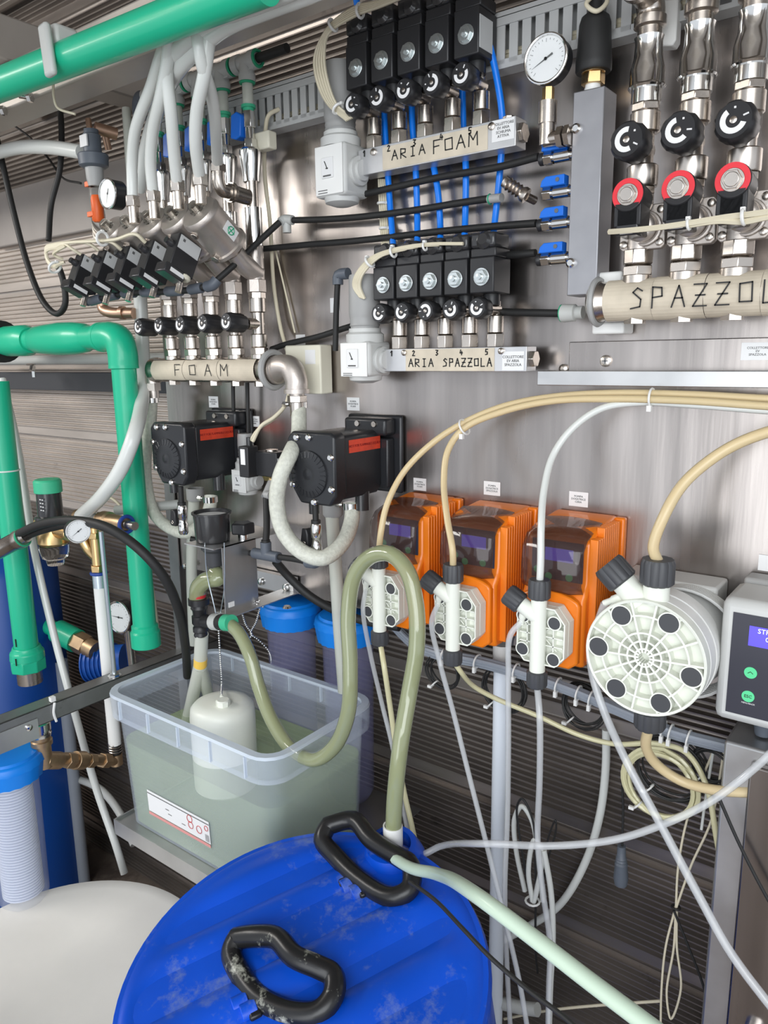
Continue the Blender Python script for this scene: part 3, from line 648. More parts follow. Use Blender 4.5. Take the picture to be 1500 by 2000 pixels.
# three brush columns
cl = ['left', 'middle', 'right']
z1 = zc+rr+.004
base = None
def zy(py): return P(1252, py, .07).z
def column(X):
    t = thing('brush_valve_column', 'x', 'valve', (X, -.07, z1), 'brush valve columns on the SPAZZOLA manifold')
    Y = -.07
    def cy(nm, p0, p1, r0, n=24, **k): return MB().cyl((X, Y, zy(p0)), (X, Y, zy(p1)), r0, n=n).build(nm, 'nickel', t, **k)
    MB().cyl((X, Y, z1), (X, Y, zy(520)), .0205, n=6, ph=.3).build('hex_nut', 'nickel', t, bev=.001)
    MB().lathe((X, Y, zy(520)), ZZ, [(0, .015), (.002, .018), (.003, .0195), (zy(488)-zy(520), .0195)], 8).build('union', 'nickel', t, bev=.001)
    za, zb_ = zy(490), zy(404); h = zb_-za
    bd = MB().prism((X-.022, Y-.010, za), XX, ZZ, (0, .012, 0), [(0, .004), (.004, 0), (.054, 0), (.058, .004), (.058, h-.004), (.054, h), (.004, h), (0, h-.004)]).build('flange', 'stainless', t, bev=.0012)
    MB().cyl((X, Y, za-.002), (X, Y, zy(382)), .0155, n=20).build('valve_body', 'stainless', t)
    fc = V((X+.007, Y-.010, (za+zb_)/2))
    for sx in (-.023, .023):
        for sz in (-h*.36, h*.36): MB().lathe(fc+V((sx, 0, sz)), OUT, [(0, .005), (.003, .005), (.0042, .003), (.0042, 0)], 12).build('screw', 'nickel', bd)
    MB().ring(fc+V((.004, -.002, -.002)), OUT, .019, .003, 28, 8).build('bonnet_rim', 'stainless', t)
    MB().lathe(fc, OUT, [(0, .020), (.006, .018), (.010, .012)], 28).build('bonnet', 'stainless', t)
    c0 = V((X+.002, Y-.014, zy(400))); c1 = c0+V((0, -.040, .004))
    MB().cyl(c0, c0+OUT*.015, .0185, n=24).build('armature_ring', 'nickel', t)
    mb = MB().cyl(c0+OUT*.006, c1, .0200, n=28); mb.box(((c0+c1)/2+V((0, -.002, -.018))), (.034, .034, .034)); mb.build('coil', 'black', t, bev=.0015)
    MB().lathe(c1, OUT, [(0, .0192), (.0012, .0192)], 30).build('red_ring', 'red_ring', t)
    MB().lathe(c1+OUT*.0012, OUT, [(0, .0130), (.001, .0130)], 24).cyl(c1+OUT*.0022, c1+OUT*.0060, .0113, n=6).lathe(c1+OUT*.0060, OUT, [(0, .0085), (.001, .008), (.001, 0)], 18).build('coil_nut', 'nickel', t, bev=.0006)
    zp = zy(447)
    k = MB().box(V((X+.002, Y-.034, zp+.004)), (.029, .038, .036)).build('plug', 'black_satin', t, bev=.0025)
    MB().box(V((X+.002, Y-.0535, zp-.009)), (.016, .0008, .0065)).build('window', 'dot_white', k)
    MB().ring(V((X-.014, Y-.036, zp+.006)), XX, .0085, .0025, 18, 6).build('gland', 'rubber', k)
    MB().cyl((X, Y, zy(382)), (X, Y, zy(367)), .0175, n=6, ph=.4).build('hex_nut', 'nickel', t, bev=.001)
    MB().lathe((X, Y, zy(367)), ZZ, [(0, .0185), (.002, .0195), (zy(324)-zy(367)-.002, .0195), (zy(324)-zy(367), .017)], 28).build('sleeve', 'nickel', t)
    cy('nipple', 324, 262, .0125)
    zk = zy(296)
    MB().cyl((X, Y+.006, zk), (X, Y-.026, zk), .013, n=16).build('valve_neck', 'nickel', t)
    nk = len([o for o in bpy.data.objects if o.name.startswith('brush_valve')])
    add_knob(t, (X, Y-.062, zk+.0015), (-.04, -1, .06), .0235, .034, 1.0+nk*.4)
    MB().lathe((X, Y, zy(264)), ZZ, [(0, .016), (.002, .0185), (zy(221)-zy(264)-.002, .0185), (zy(221)-zy(264), .0165)], 28).build('sleeve', 'nickel', t)
    MB().cyl((X, Y, zy(221)), (X, Y, zy(206)), .0185, n=6, ph=.2).build('hex_nut', 'nickel', t, bev=.001)
    z = zy(206); H = zy(78)-z
    MB().lathe((X, Y, z), ZZ, [(0, .0185), (H*.22, .0185), (H*.22, .0215), (H*.25, .023), (H*.29, .0215), (H*.50, .0215), (H*.70, .0175), (H*.92, .0165), (H, .018)], 30).build('check_valve', 'chrome', t)
    z += H
    MB().cyl((X, Y, z-.002), (X, Y, z+.012), .015, n=20).build('nipple', 'nickel', t)
    return t, z+.010
for i, X in enumerate(colx[:3]):
    t, ze = column(X); t['label'] = f'stainless brush valve stack with red ringed solenoid and black knob, {cl[i]} of three'
    e = thing('pipe_elbow', f'dull nickel elbow on top of the {cl[i]} brush valve stack', 'pipe fitting', (X, -.07, ze), 'elbows above the brush valves')
    MB().lathe((X, -.07, ze), ZZ, [(0, .0165), (.002, .0195), (.012, .0195), (.014, .017)], 24).build('socket', 'nickel', e)
    MB().tube([V((X, -.07, ze+.01)), V((X, -.07, ze+.02)), V((X-.001, -.078, ze+.032)), V((X-.002, -.10, ze+.036)), V((X-.002, -.112, ze+.036))], .0172, 18, 5).build('bend', 'nickel', e)
    MB().lathe((X-.002, -.112, ze+.036), OUT, [(0, .021), (.012, .021), (.014, .017), (.014, .012), (.004, .012), (.004, 0)], 24).build('rim', 'nickel', e)
q = P(1310, 45, .02)
tag(MB().prism(q, XX, ZZ, (0, -.02, 0), [(-.013, -.03), (.010, -.034), (.014, -.028), (.014, .018), (-.008, .022), (-.013, .016)]).build('cable_mount', 'white', bev=.002), 'small off-white plastic clip behind the left brush valve elbow', 'clip')
# cream cable along the plugs
bundle('cable_bundle', 'cream cable strung along the three red ringed solenoid plugs', [
   [(1190, 453, .128), (1230, 450, .14), (1290, 444, .145), (1345, 436, .145), (1420, 424, .14), (1470, 418, .14), (1540, 408, .14)],
   [(1345, 440, .142), (1400, 432, .14), (1455, 433, .138), (1500, 424, .138), (1540, 420, .138)]], .0036, ties=[(1345, 438, .143, 9, -2, .006), (1452, 424, .14, 9, -2, .008)])
# ================================================================ LEFT: FOAM manifold with five angle-seat valves
DF = .07
def zf(py): return P(506, py, DF).z
fx0, fx1 = P(337, 690, DF).x, P(507, 690, DF).x
FXS = [fx0+(fx1-fx0)*i/4 for i in range(5)]
zc = (P(430, 702, DF+.02).z+P(430, 744, DF+.02).z)/2; rr = .0265
xa, xb = P(303, 722, DF).x, P(540, 722, DF).x
t = thing('foam_manifold', 'stainless manifold pipe wrapped in masking tape lettered FOAM', 'manifold', ((xa+xb)/2, -DF, zc-rr))
MB().lathe((xa, -DF, zc), XX, [(0, rr), (.010, rr), (.014, rr*.92), (xb-xa-.03, rr*.92), (xb-xa-.026, rr*1.0), (xb-xa, rr*1.0)], 32).build('pipe', 'nickel', t)
mb = MB(); x0_, x1_ = xa+.018, xb-.035
for k in range(6):
    p0 = x0_+(x1_-x0_)*k/6; p1 = x0_+(x1_-x0_)*(k+1)/6-.0004; n = 12
    for i in range(n):
        q0, q1 = (math.radians(-52+104*(i+j)/n) for j in (0, 1)); r2 = rr*.92+.0008+.0005*(k % 2)
        mb.add([(x, -DF-math.cos(q)*r2, zc+math.sin(q)*r2) for x in (p0, p1) for q in (q0, q1)], [(0, 1, 3, 2)])
mb.build('masking_tape', 'tape', t, sharp=30)
strokes(t, 'FOAM', (P(341, 722, DF+.025).x, -DF-rr*.92-.0018, zc-.011), XX, ZZ, .0225, wf=.9, gap=1.2, th=.0008)
for X in FXS:
    MB().cyl((X, -DF, zc+rr*.8), (X, -DF, zc+rr+.002), .0165, n=18).build('outlet_boss', 'nickel', t)
    MB().cyl((X, -DF, zc-rr*.8), (X, -DF, zc-rr-.004), .013, n=6).build('bottom_plug', 'nickel', t)
# left elbow + right elbow
e = MB().tube([V((xa+.004, -DF, zc)), V((xa-.003, -DF, zc)), V((xa-.009, -DF, zc-.010)), V((xa-.010, -DF, zc-.028))], .017, 16, 5)
e.cyl((xa-.010, -DF, zc-.028), (xa-.010, -DF, zc-.044), .0165, n=6).lathe((xa-.010, -DF, zc-.044), -ZZ, [(0, .011), (.016, .011)], 16)
e.build('left_elbow', 'stainless', t)
e = MB().lathe((xb, -DF, zc), XX, [(-.006, .026), (.006, .026)], 24)
e.tube([V((xb, -DF, zc)), V((xb+.022, -DF-.004, zc+.006)), V((xb+.045, -DF-.006, zc+.002)), V((xb+.056, -DF-.006, zc-.02)), V((xb+.056, -DF-.006, zc-.034))], [.024, .022, .021, .021], 18, 5)
e.lathe((xb+.056, -DF-.006, zc-.034), -ZZ, [(0, .024), (.008, .024), (.008, .014), (.013, .014)], 20)
er = e.build('right_elbow', 'stainless', t)
e = MB().cyl((xb+.056, -DF-.006, zc-.046), (xb+.056, -DF-.006, zc-.058), .0185, n=6).cyl((xb+.056, -DF-.006, zc-.058), (xb+.056, -DF-.006, zc-.085), .0135, n=16)
e.build('hose_tail', 'nickel', t, bev=.0006)
t = thing('mounting_block', 'cream plastic mounting block behind the right FOAM elbow', 'bracket', (xb+.03, -.02, zc-.04))
MB().box2((xb-.008, -.0045, zc-.045), (xb+.082, -.038, zc+.045)).build('block', 'ivory', t, bev=.003)
MB().box2((xb+.045, -.038, zc+.01), (xb+.070, -.0388, zc+.036)).build('sticker', 'paper', t)
t = thing('pipe_clamp', 'grey plastic ring clamping the right end of the FOAM pipe', 'clamp', (xb-.004, -DF, zc-.034))
MB().ring((xb-.008, -DF, zc), XX, rr+.006, .006, 30, 8).build('ring', 'grey', t)
# risers with throttle knob and tilted actuator
AX = V((0, -.145, .113)).normalized()
def riser(X, i):
    Y = -DF; Zb = zc+rr+.002
    t = thing('foam_valve_riser', f'nickel riser with black throttle knob on the FOAM manifold, {ordn[i]} of five', 'valve', (X, Y, Zb), 'risers on the FOAM manifold')
    MB().cyl((X, Y, Zb), (X, Y, zf(679)), .0165, n=6, ph=.35).build('hex_nut', 'nickel', t, bev=.0008)
    MB().lathe((X, Y, zf(679)), ZZ, [(0, .013), (.002, .0155), (zf(652)-zf(679)-.002, .0155), (zf(652)-zf(679), .012)], 22).build('sleeve', 'nickel', t)
    MB().cyl((X, Y, zf(653)), (X, Y, zf(611)), .0115, n=18).cyl((X, Y+.006, zf(633)), (X, Y-.03, zf(633)), .0105, n=16).build('tee_body', 'nickel', t)
    add_knob(t, (X, Y-.080, zf(633)+.002), (-.05, -1, .05), .0180, .042, [2.2, 2.6, 2.4, 2.3, 2.6][i])
    MB().lathe((X, Y, zf(611)), ZZ, [(0, .013), (.002, .0155), (zf(583)-zf(611), .0155)], 22).build('sleeve', 'nickel', t)
    MB().cyl((X, Y, zf(583)), (X, Y, zf(571)), .0165, n=6, ph=.2).build('hex_ring', 'nickel', t, bev=.0008)
    MB().cyl((X, Y, zf(571)), (X, Y, zf(546)), .0185, n=6).build('hex_socket', 'stainless', t, bev=.001)
    return t
def actuator(X, i):
    Y = -DF; z0 = zf(546)
    t = thing('angle_seat_valve', f'tilted stainless angle valve with round actuator cap, {ordn[i]} of five', 'valve', (X, Y, z0), 'angle seat valves over the FOAM risers')
    b = V((X, Y, z0+.004))
    MB().cyl((X, Y, z0), (X, Y, z0+.075), .0165, .015, n=20).tube([b+V((0, .004, .006)), b+AX*.03, b+AX*.065], [.018, .0185, .017], 18, 3).build('valve_body', 'stainless', t)
    c = b+AX*.060
    MB().lathe(c, AX, [(0, .014), (.010, .014), (.010, .020), (.018, .020)], 20).build('neck', 'nickel', t)
    MB().lathe(c+AX*.016, AX, [(q_, r_*(1.14 if i == 4 else 1.05)) for q_, r_ in [(0, .024), (.003, .033), (.010, .0335), (.012, .0305), (.072, .0305), (.075, .032), (.080, .032), (.086, .029), (.088, .012), (.088, 0)]], 36).build('actuator_cylinder', 'stainless', t)
    top = c+AX*.104
    MB().lathe(top, AX, [(0, .013), (.003, .013), (.003, .011), (.012, .0105), (.016, .007), (.017, 0)], 20).build('position_dome', 'glass', t)
    MB().lathe(top, AX, [(0, .006), (.010, .006), (.010, 0)], 12).build('indicator', 'nickel', t)
    sd = V((0, -AX.z, AX.y))  # perpendicular to the axis, down/outwards
    if sd.z > 0: sd = -sd
    q = c+AX*.030+sd*.030; MB().cyl(q-sd*.002, q+sd*.012, .0085, n=6).build('pilot_port', 'nickel', t, bev=.0006)
    q = c+AX*.082+sd*.028-XX*.006; MB().cyl(q, q+sd*.010, .007, n=6).build('upper_port', 'nickel', t, bev=.0006)
    if i > 1:
        s0 = c+AX*.052+XX*(.0351 if i == 4 else .0324); MB().box(s0, (.0012, .030, .020), Matrix.Rotation(-math.atan2(AX.z, -AX.y), 3, 'X')).build('rating_sticker', 'paper', t)
        MB().ring(s0+XX*.001, XX, .007, .0009, 16, 4).tube([s0+XX*.001+V((0, -.007, -.005)), s0+XX*.001+V((0, .007, .005))], .0009, 4, 1).tube([s0+XX*.001+V((0, .006, -.006)), s0+XX*.001+V((0, -.006, .006))], .0009, 4, 1).build('sticker_emblem', 'green_mark', t)
    return t
for i, X in enumerate(FXS):
    riser(X, i); actuator(X, i)
# pilot solenoid boxes tilted on the actuators
UA = V((0, .9, -.44)).normalized(); UB = V((0, -.44, -.9)).normalized()
RB = Matrix((XX, UA, -UB)).transposed()
pc = [(168, 537), (212, 531), (257, 524), (304, 514), (355, 502)]
for i, q in enumerate(pc):
    c = P(*q, .20)
    t = thing('pilot_solenoid', f'black tilted pilot solenoid box with grey plate, {ordn[i]} of five', 'valve', c+V((0, 0, -.04)), 'pilot solenoids below the actuators')
    bx = MB().box(c, (.026, .052, .062), RB).build('coil_box', 'black', t, bev=.002)
    MB().box(c+XX*.0134-UB*.017, (.0012, .046, .024), RB).build('rating_plate', 'paper_grey', t)
    MB().box(c+XX*.0134-UB*.022-UA*.014, (.0016, .005, .005), RB).build('plate_print', 'print', t)
    MB().box(c-UA*.012+UB*.037, (.028, .044, .018), RB).build('connector', 'black_satin', t, bev=.002)
    MB().box(c-UA*.008+UB*.037+XX*.0143, (.0008, .030, .007), RB).build('window', 'dot_white', t)
    MB().lathe(c-UA*.026-UB*.010, -UA, [(0, .007), (.006, .007), (.008, .0055), (.014, .0055)], 12).build('cable_gland', 'black_satin', t)
    q0 = c+UA*.012+UB*.028; MB().cyl(q0, q0+V((0, -.012, -.030)), .0060, n=12).build('tube_stub', 'nickel', t)
    if i == 4: MB().ring(q0+V((0, -.002, -.004)), V((0, -.35, -.9)), .0115, .005, 16, 8).build('white_nut', 'ivory', t)
# grey push-fit rail
rl = [(172, 590), (207, 580), (236, 574), (272, 571), (320, 570), (366, 567), (404, 560)]
t = thing('push_fit_rail', 'dark grey push-fit tube rail of linked tees below the pilot solenoids', 'tube rail', P(300, 572, .17))
for k in range(len(rl)-1):
    a = P(*rl[k], .19-.006*k); b = P(*rl[k+1], .19-.006*(k+1)); m = (a+b)/2; dr = (b-a).normalized(); L = (b-a).length
    MB().lathe(a+dr*L*.12, dr, [(0, .0085), (.002, .0095), (L*.62, .0095), (L*.64, .0085)], 14).build('tee', 'slate', t)
    MB().cyl(a+dr*L*.7, b+dr*L*.14, .0062, n=10).build('tube_piece', 'rubber', t)
q = P(*rl[0], .19); MB().cyl(q, q-XX*.012, .008, .006, n=12).build('end_plug', 'slate', t)
MB().tube([P(404, 560, .155), P(416, 556, .155), P(424, 546, .15)], .010, 12, 4).build('elbow', 'slate', t)
hose('air_hose', 'black tube rising from the grey push-fit rail to a white elbow', 'hose', [(423, 548, .15), (460, 515, .12), (505, 472, .08), (546, 434, .045)], 12, 'rubber', r=.0055)
t = thing('push_elbow', 'small white push-in elbow where two black tubes meet', 'fitting', P(560, 438, .03))
q = P(560, 430, .035); MB().tube([P(548, 434, .045), P(556, 429, .038), P(572, 430, .035)], .0085, 12, 4).cyl(q, q-ZZ*.022, .008, n=12).build('elbow_body', 'fit_grey', t)
# tee row above with translucent stubs, ball valves and unions
tp = [(293, 192), (338, 174), (380, 157), (431, 137), (484, 115)]
tp = [P(*q, DF) for q in tp]; zrow = sum(q.z for q in tp)/5
x0 = tp[0].x; x1 = tp[4].x
TX = [FXS[i] for i in range(5)]
zt_ = zrow
tt = thing('tee_row', 'row of light grey push-in tees with green collars under the roof beam', 'tube rail', ((TX[0]+TX[4])/2, -DF, zt_))
for i, X in enumerate(TX):
    MB().cyl((X-.028, -DF, zt_), (X+.028, -DF, zt_), .0135, n=18).cyl((X, -DF, zt_), (X, -DF, zt_-.030), .0135, n=18).lathe((X-.028, -DF, zt_), XX, [(0, .016), (.014, .016)], 18).lathe((X+.014, -DF, zt_), XX, [(0, .016), (.014, .016)], 18).lathe((X, -DF, zt_-.032), ZZ, [(0, .015), (.012, .015)], 18).box((X+.016, -DF-.004, zt_-.014), (.014, .006, .005)).build('tee', 'fit_grey', tt)
    MB().ring((X+.029, -DF, zt_), XX, .0125, .003, 20, 6).build('green_collar', 'green_mark', tt)
    MB().ring((X, -DF, zt_-.033), ZZ, .0115, .003, 20, 6).build('green_collar', 'green_mark', tt)
    MB().cyl((X, -DF, zt_-.030), (X, -DF, zt_-.072), .0095, n=16).build('clear_stub', 'hose_milky', tt)
q = V((TX[0]-.03, -DF, zt_)); MB().tube([q, q-XX*.016, q+V((-.022, 0, -.012)), q+V((-.022, 0, -.034))], .0145, 14, 4).build('end_elbow', 'slate', tt)
q = V((TX[4]+.03, -DF, zt_)); MB().cyl(q, q+XX*.07, .008, n=14).build('black_pipe', 'rubber', tt)
zu0, zu1 = zf(355), zf(288)
for i, X in enumerate(TX):
    Y = -DF; za = zt_-.070
    t = thing('riser_valve', f'chrome ball valve with blue lever above the angle valves, {ordn[i]} of five', 'valve', (X, Y, zf(500)), 'blue levered valves under the grey tees')
    MB().lathe((X, Y, za), -ZZ, [(0, .013), (.005, .013), (.005, .010), (.012, .010)], 16).build('collar', 'green_cap', t)
    zl = zf(245)
    MB().cyl((X, Y, za-.010), (X, Y, zl), .0115, n=6).cyl((X, Y, zl), (X, Y, zf(268)), .009, n=16).cyl((X, Y, zf(268)), (X, Y, zf(286)), .013, n=6).build('valve_body', 'chrome', t, bev=.0006)
    MB().prism((X-.010, Y-.014, zl-.014), -XX, ZZ, (0, .018, 0), [(0, 0), (.012, -.004), (.026, .0), (.022, .038), (.008, .042), (-.004, .034)]).build('lever', 'blue_handle', t, bev=.002)
    MB().lathe((X, Y, zf(286)), -ZZ, [(0, .016), (.004, .0205), (.012, .0205), (.030, .0180), (.048, .0155), (zu1-zu0, .0155)], 26).build('union', 'chrome', t)
    MB().cyl((X, Y, zf(350)), (X, Y, zf(408)), .0105, n=16).build('nipple', 'nickel', t)
    MB().cyl((X, Y, zf(404)), (X, Y, zf(479)), .0155, n=22).build('chrome_sleeve', 'chrome', t)
    MB().cyl((X, Y, zf(479)), (X, Y, zf(505)), .0165, n=6).cyl((X, Y, zf(505)), (X, Y, zf(520)), .012, n=16).build('hex_socket', 'nickel', t, bev=.001)
# elbow arm at the last riser
X = TX[4]; q = V((X, -DF, zf(385)))
t = thing('side_elbow', 'nickel elbow linking the fifth white hose to the last riser', 'pipe fitting', q)
h5 = P(440, 340, .14)
MB().cyl(q+OUT*.010, V((q.x-.006, -.115, q.z+.004)), .0135, n=18).lathe(V((q.x-.006, -.112, q.z+.004)), OUT, [(0, .017), (.006, .017), (.006, .0145), (.012, .0145)], 18).tube([V((q.x-.006, -.118, q.z+.004)), V((q.x-.008, -.136, q.z+.006)), V((q.x-.008, -.142, q.z+.018)), V((q.x-.008, -.142, q.z+.034))], .0115, 14, 4).lathe(V((q.x-.008, -.142, q.z+.034)), ZZ, [(0, .0145), (.012, .0145)], 6).build('elbow', 'nickel', t)
e5 = V((q.x-.008, -.142, q.z+.046))
t = thing('cable_mount', 'cream plastic clip beside the rightmost blue lever', 'clip', P(500, 290, .05))
q = P(512, 278, .05); MB().box(q, (.055, .022, .030)).build('clip', 'ivory', t, bev=.003)
# hoses from above to the actuators
tops = [b for b in FXS]
def act_top(i):
    c = V((FXS[i], -DF, zf(546)+.004))+AX*.060
    return c+AX*.085+V((.004, 0, .020))
hp = [[(325, 80, .29), (316, 105, .29), (296, 168, .27), (264, 256, .24), (258, 320, .22)],
      [(330, 100, .30), (316, 180, .28), (298, 260, .25), (294, 320, .23)],
      [(332, 60, .31), (326, 140, .29), (334, 220, .27), (340, 300, .24)],
      [(425, -20, .30), (412, 52, .30), (400, 140, .29), (384, 220, .27), (382, 280, .25)],
      [(378, -20, .31), (384, 56, .31), (394, 120, .30), (416, 200, .24)]]
ends = [(259, 388, .215), (299, 378, .215), (346, 358, .215), (390, 346, .215), None]
nmH = ['first white hose from the left dropping from behind the green pipe', 'second white hose from the left dropping from behind the green pipe', 'third white hose, nearly vertical, dropping to the middle actuator',
       'white hose crossing in front of its neighbour down to the largest actuator', 'white hose crossing behind its neighbour to the nickel side elbow']
for i in range(5):
    pts = [P(*q) for q in hp[i]]
    if i < 3: pts = [P(hp[i][0][0]+14, hp[i][0][1]-130, .31)]+pts
    if ends[i]: e = P(*ends[i]); pts.append(e)
    else: pts.append(e5)
    tag(MB().tube(pts, .0098, 12, 6).build('white_hose', 'hose_white', sharp=60), nmH[i], 'hose', 'white hoses to the angle valves')
    if ends[i]:
        t = thing('hose_fitting', f'nickel hose fitting under the white hose, {ordn[i]} of five', 'pipe fitting', e-ZZ*.045, 'nickel fittings on the actuators')
        MB().cyl(e+ZZ*.004, e-ZZ*.014, .0135, n=6).build('hex_nut', 'nickel', t, bev=.0008)
        MB().cyl(e-ZZ*.014, e-ZZ*.042, .0095, n=16).build('nipple', 'nickel', t)
for i, (q, l) in enumerate([([(680, -45, .30), (600, -12, .30), (520, 18, .30), (440, 52, .30), (385, 95, .29), (345, 140, .27), (310, 210, .2), (285, 290, .13), (272, 370, .1)], 'thick pale hose sweeping from the top edge behind the white hoses'),
                            ([(640, -50, .33), (540, -8, .32), (450, 28, .31), (410, 50, .305), (360, 85, .30), (330, 130, .27)], 'second thick pale hose sweeping along the roof beam')]):
    hose('pale_hose', l, 'hose', q, 25, 'hose_white', r=.0125, n=12)
hose('tee_tube', 'translucent tube hanging from the dark elbow left of the tee row', 'hose', [(247, 212, .07), (250, 260, .075), (254, 320, .09), (260, 370, .1)], 14, 'hose_milky', r=.0095)
# cream wire loop to the pilot boxes
pe = [(123, 507), (158, 497), (192, 489), (237, 488), (284, 474)]
pths = []
for i, (px, py) in enumerate(pe):
    o = i*3
    pths.append([(px, py, .215), (px-18, py-10-o*.5, .23), (max(px-60, 128), 480-o, .235), (112-o*.5, 484-o*.6, .235), (90, 492-i*2, .235), (93, 510-i, .235), (108, 522-i, .235), (118+i*2, 512, .225)])
bundle('cable_bundle', 'cream wires looping left of the tilted pilot solenoids', pths, .0032, ties=[(200, 466, .235, 8, 0, .012), (107, 522, .235, 5, 6, .012)])
# green pipe across the top
g0, g1, g2 = P(-60, 189, .36), P(200, 95, .36), P(520, -35, .36)
tag(MB().cyl(g0, g2, .0255, n=28).build('green_pipe', 'green', sharp=60), 'long green plastic pipe crossing the top left corner', 'pipe')
t = thing('pipe_clip', 'white plastic clip hanging over the green pipe at top left', 'clip', P(95, 130, .38))
q = P(93, 98, .392); MB().box(q, (.024, .012, .075), Matrix.Rotation(-.1, 3, 'Y')).build('strap', 'fit_grey', t, bev=.005)
q = P(115, 78, .36); MB().box(q, (.05, .04, .03)).build('pad', 'fit_grey', t, bev=.006)
for k, (px, py) in enumerate([(10, 216), (62, 190)]):
    q = P(px, py, .275); t = thing('beam_bolt', ['chrome bolt on the roof beam at the left edge', 'chrome bolt on the roof beam below the green pipe'][k], 'bolt', q)
    MB().cyl(q, q+V((-.02, -.012, .004)), .005, n=10).build('shank', 'chrome', t); MB().cyl(q, q+V((-.006, -.003, 0)), .009, n=6).build('nut', 'chrome', t)
hose('wire', 'thin cream wire bent under the green pipe clip', 'cable', [(104, 160, .3), (105, 190, .29), (112, 210, .285), (147, 223, .27)], 5, 'cable', r=.0022)
# ================================================================ TWO BLACK DIAPHRAGM PUMPS
def diaphragm(c, label, lab_shift=0):
    """c = centre of the outer face"""
    c = V(c); w_, h_ = .108, .124; x0, x1 = c.x-w_/2, c.x+w_/2; z0_, z1_ = c.z-h_/2, c.z+h_/2; D = -c.y
    t = thing('diaphragm_pump', label, 'pump', (c.x, -.03, z0_), 'black diaphragm pumps on the panel')
    ch = .038
    poly = [(0, ch), (ch*.7, 0), (w_-ch*.35, 0), (w_, ch*.5), (w_, h_-.006), (w_-.008, h_), (.012, h_), (0, h_-.012)]
    MB().prism((x0, -D, z0_), XX, ZZ, (0, .030, 0), poly).build('head_cover', 'pump_black', t, bev=.004)
    body = [(.006, ch+.006), (ch*.7+.004, .008), (w_-ch*.35, .006), (w_-.004, ch*.5+.003), (w_-.004, h_-.008), (w_-.012, h_-.004), (.014, h_-.004), (.006, h_-.014)]
    MB().prism((x0, -D+.031, z0_), XX, ZZ, (0, D-.060, 0), body).build('body', 'pump_black', t, bev=.003)
    for k in range(3):
        MB().prism((x0-.001, -D+.030+.0008*k, z0_-.001), XX, ZZ, (0, .0012, 0), [(a*(1.01), b*(1.01)) for a, b in body]) if k else None
    MB().box2((x0+.012, -.0006, z0_+.004), (x1+.028, -.010, z1_+.020)).build('base_plate', 'pump_black', t, bev=.006)
    MB().box2((x0+.03, -.010, z1_-.014), (x1+.016, -.042, z1_+.016)).build('rear_flange', 'pump_black', t, bev=.005)
    MB().box2((x1-.010, -.030, z0_+.016), (x1+.012, -.010, z1_-.02)).build('rear_rib', 'pump_black', t, bev=.003)
    # round ribbed cap on the face
    q = V((c.x-.004, -D, c.z-.010))
    cp = MB().lathe(q, OUT, [(0, .041), (.003, .040), (.005, .030), (.005, .012), (.0045, .009), (.006, .006), (.0062, 0)], 40).build('round_cap', 'pump_black', t)
    mb = MB()
    for k in range(26):
        a = 2*math.pi*k/26; d = V((math.cos(a), 0, math.sin(a))); mb.tube([q+d*.029+OUT*.0052, q+d*.039+OUT*.0036], .0011, 5, 1)
    r_ = mb.build('cap_ribs', 'pump_black', cp); r_['kind'] = 'stuff'
    for dx, dz in ((-.030, .052), (-.002, .053), (-.046, .022), (.046, .022), (-.042, -.030), (.046, -.032), (.006, -.057)):
        s_ = V((c.x+dx, -D, c.z+dz)); MB().lathe(s_, OUT, [(0, .0062), (.003, .0062), (.005, .004), (.005, 0)], 14).build('screw', 'chrome', t)
    for dx in (.008, .046): MB().lathe((c.x+dx, -.042, z1_+.006), OUT, [(0, .0055), (.003, .005), (.003, 0)], 12).build('flange_screw', 'nickel', t)
    # red sticker on the right side
    yy0, yy1 = -D+.042, -D+.128; zz = c.z+.036
    st = MB().box2((x1-.004, yy0, zz-.011), (x1-.0032, yy1, zz+.011)).build('red_sticker', 'red_label', t)
    Rm = Matrix(((0, 0, 1), (1, 0, 0), (0, 1, 0)))
    text(st, 'NOT FOR FLAMMABLE LIQUIDS', (x1-.0031, (yy0+yy1)/2, zz), .0062, 'dark_red', Rm=Rm)
    # ports underneath
    MB().cyl((c.x-.012, -D+.018, z0_+.02), (c.x-.012, -D+.018, z0_-.020), .009, n=14).build('air_port', 'black_satin', t)
    MB().cyl((x1-.022, -.062, z0_+.015), (x1-.022, -.062, z0_-.022), .013, n=16).build('outlet_port', 'black_satin', t)
    return t
c1 = P(329, 891, .16); c2 = P(607, 910, .16)
zc_ = (c1.z+c2.z)/2; c1.z = zc_; c2.z = zc_
diaphragm(c1, 'left black diaphragm pump with red sticker, below the FOAM manifold')
diaphragm(c2, 'right black diaphragm pump with faded red sticker, below the lower regulator')
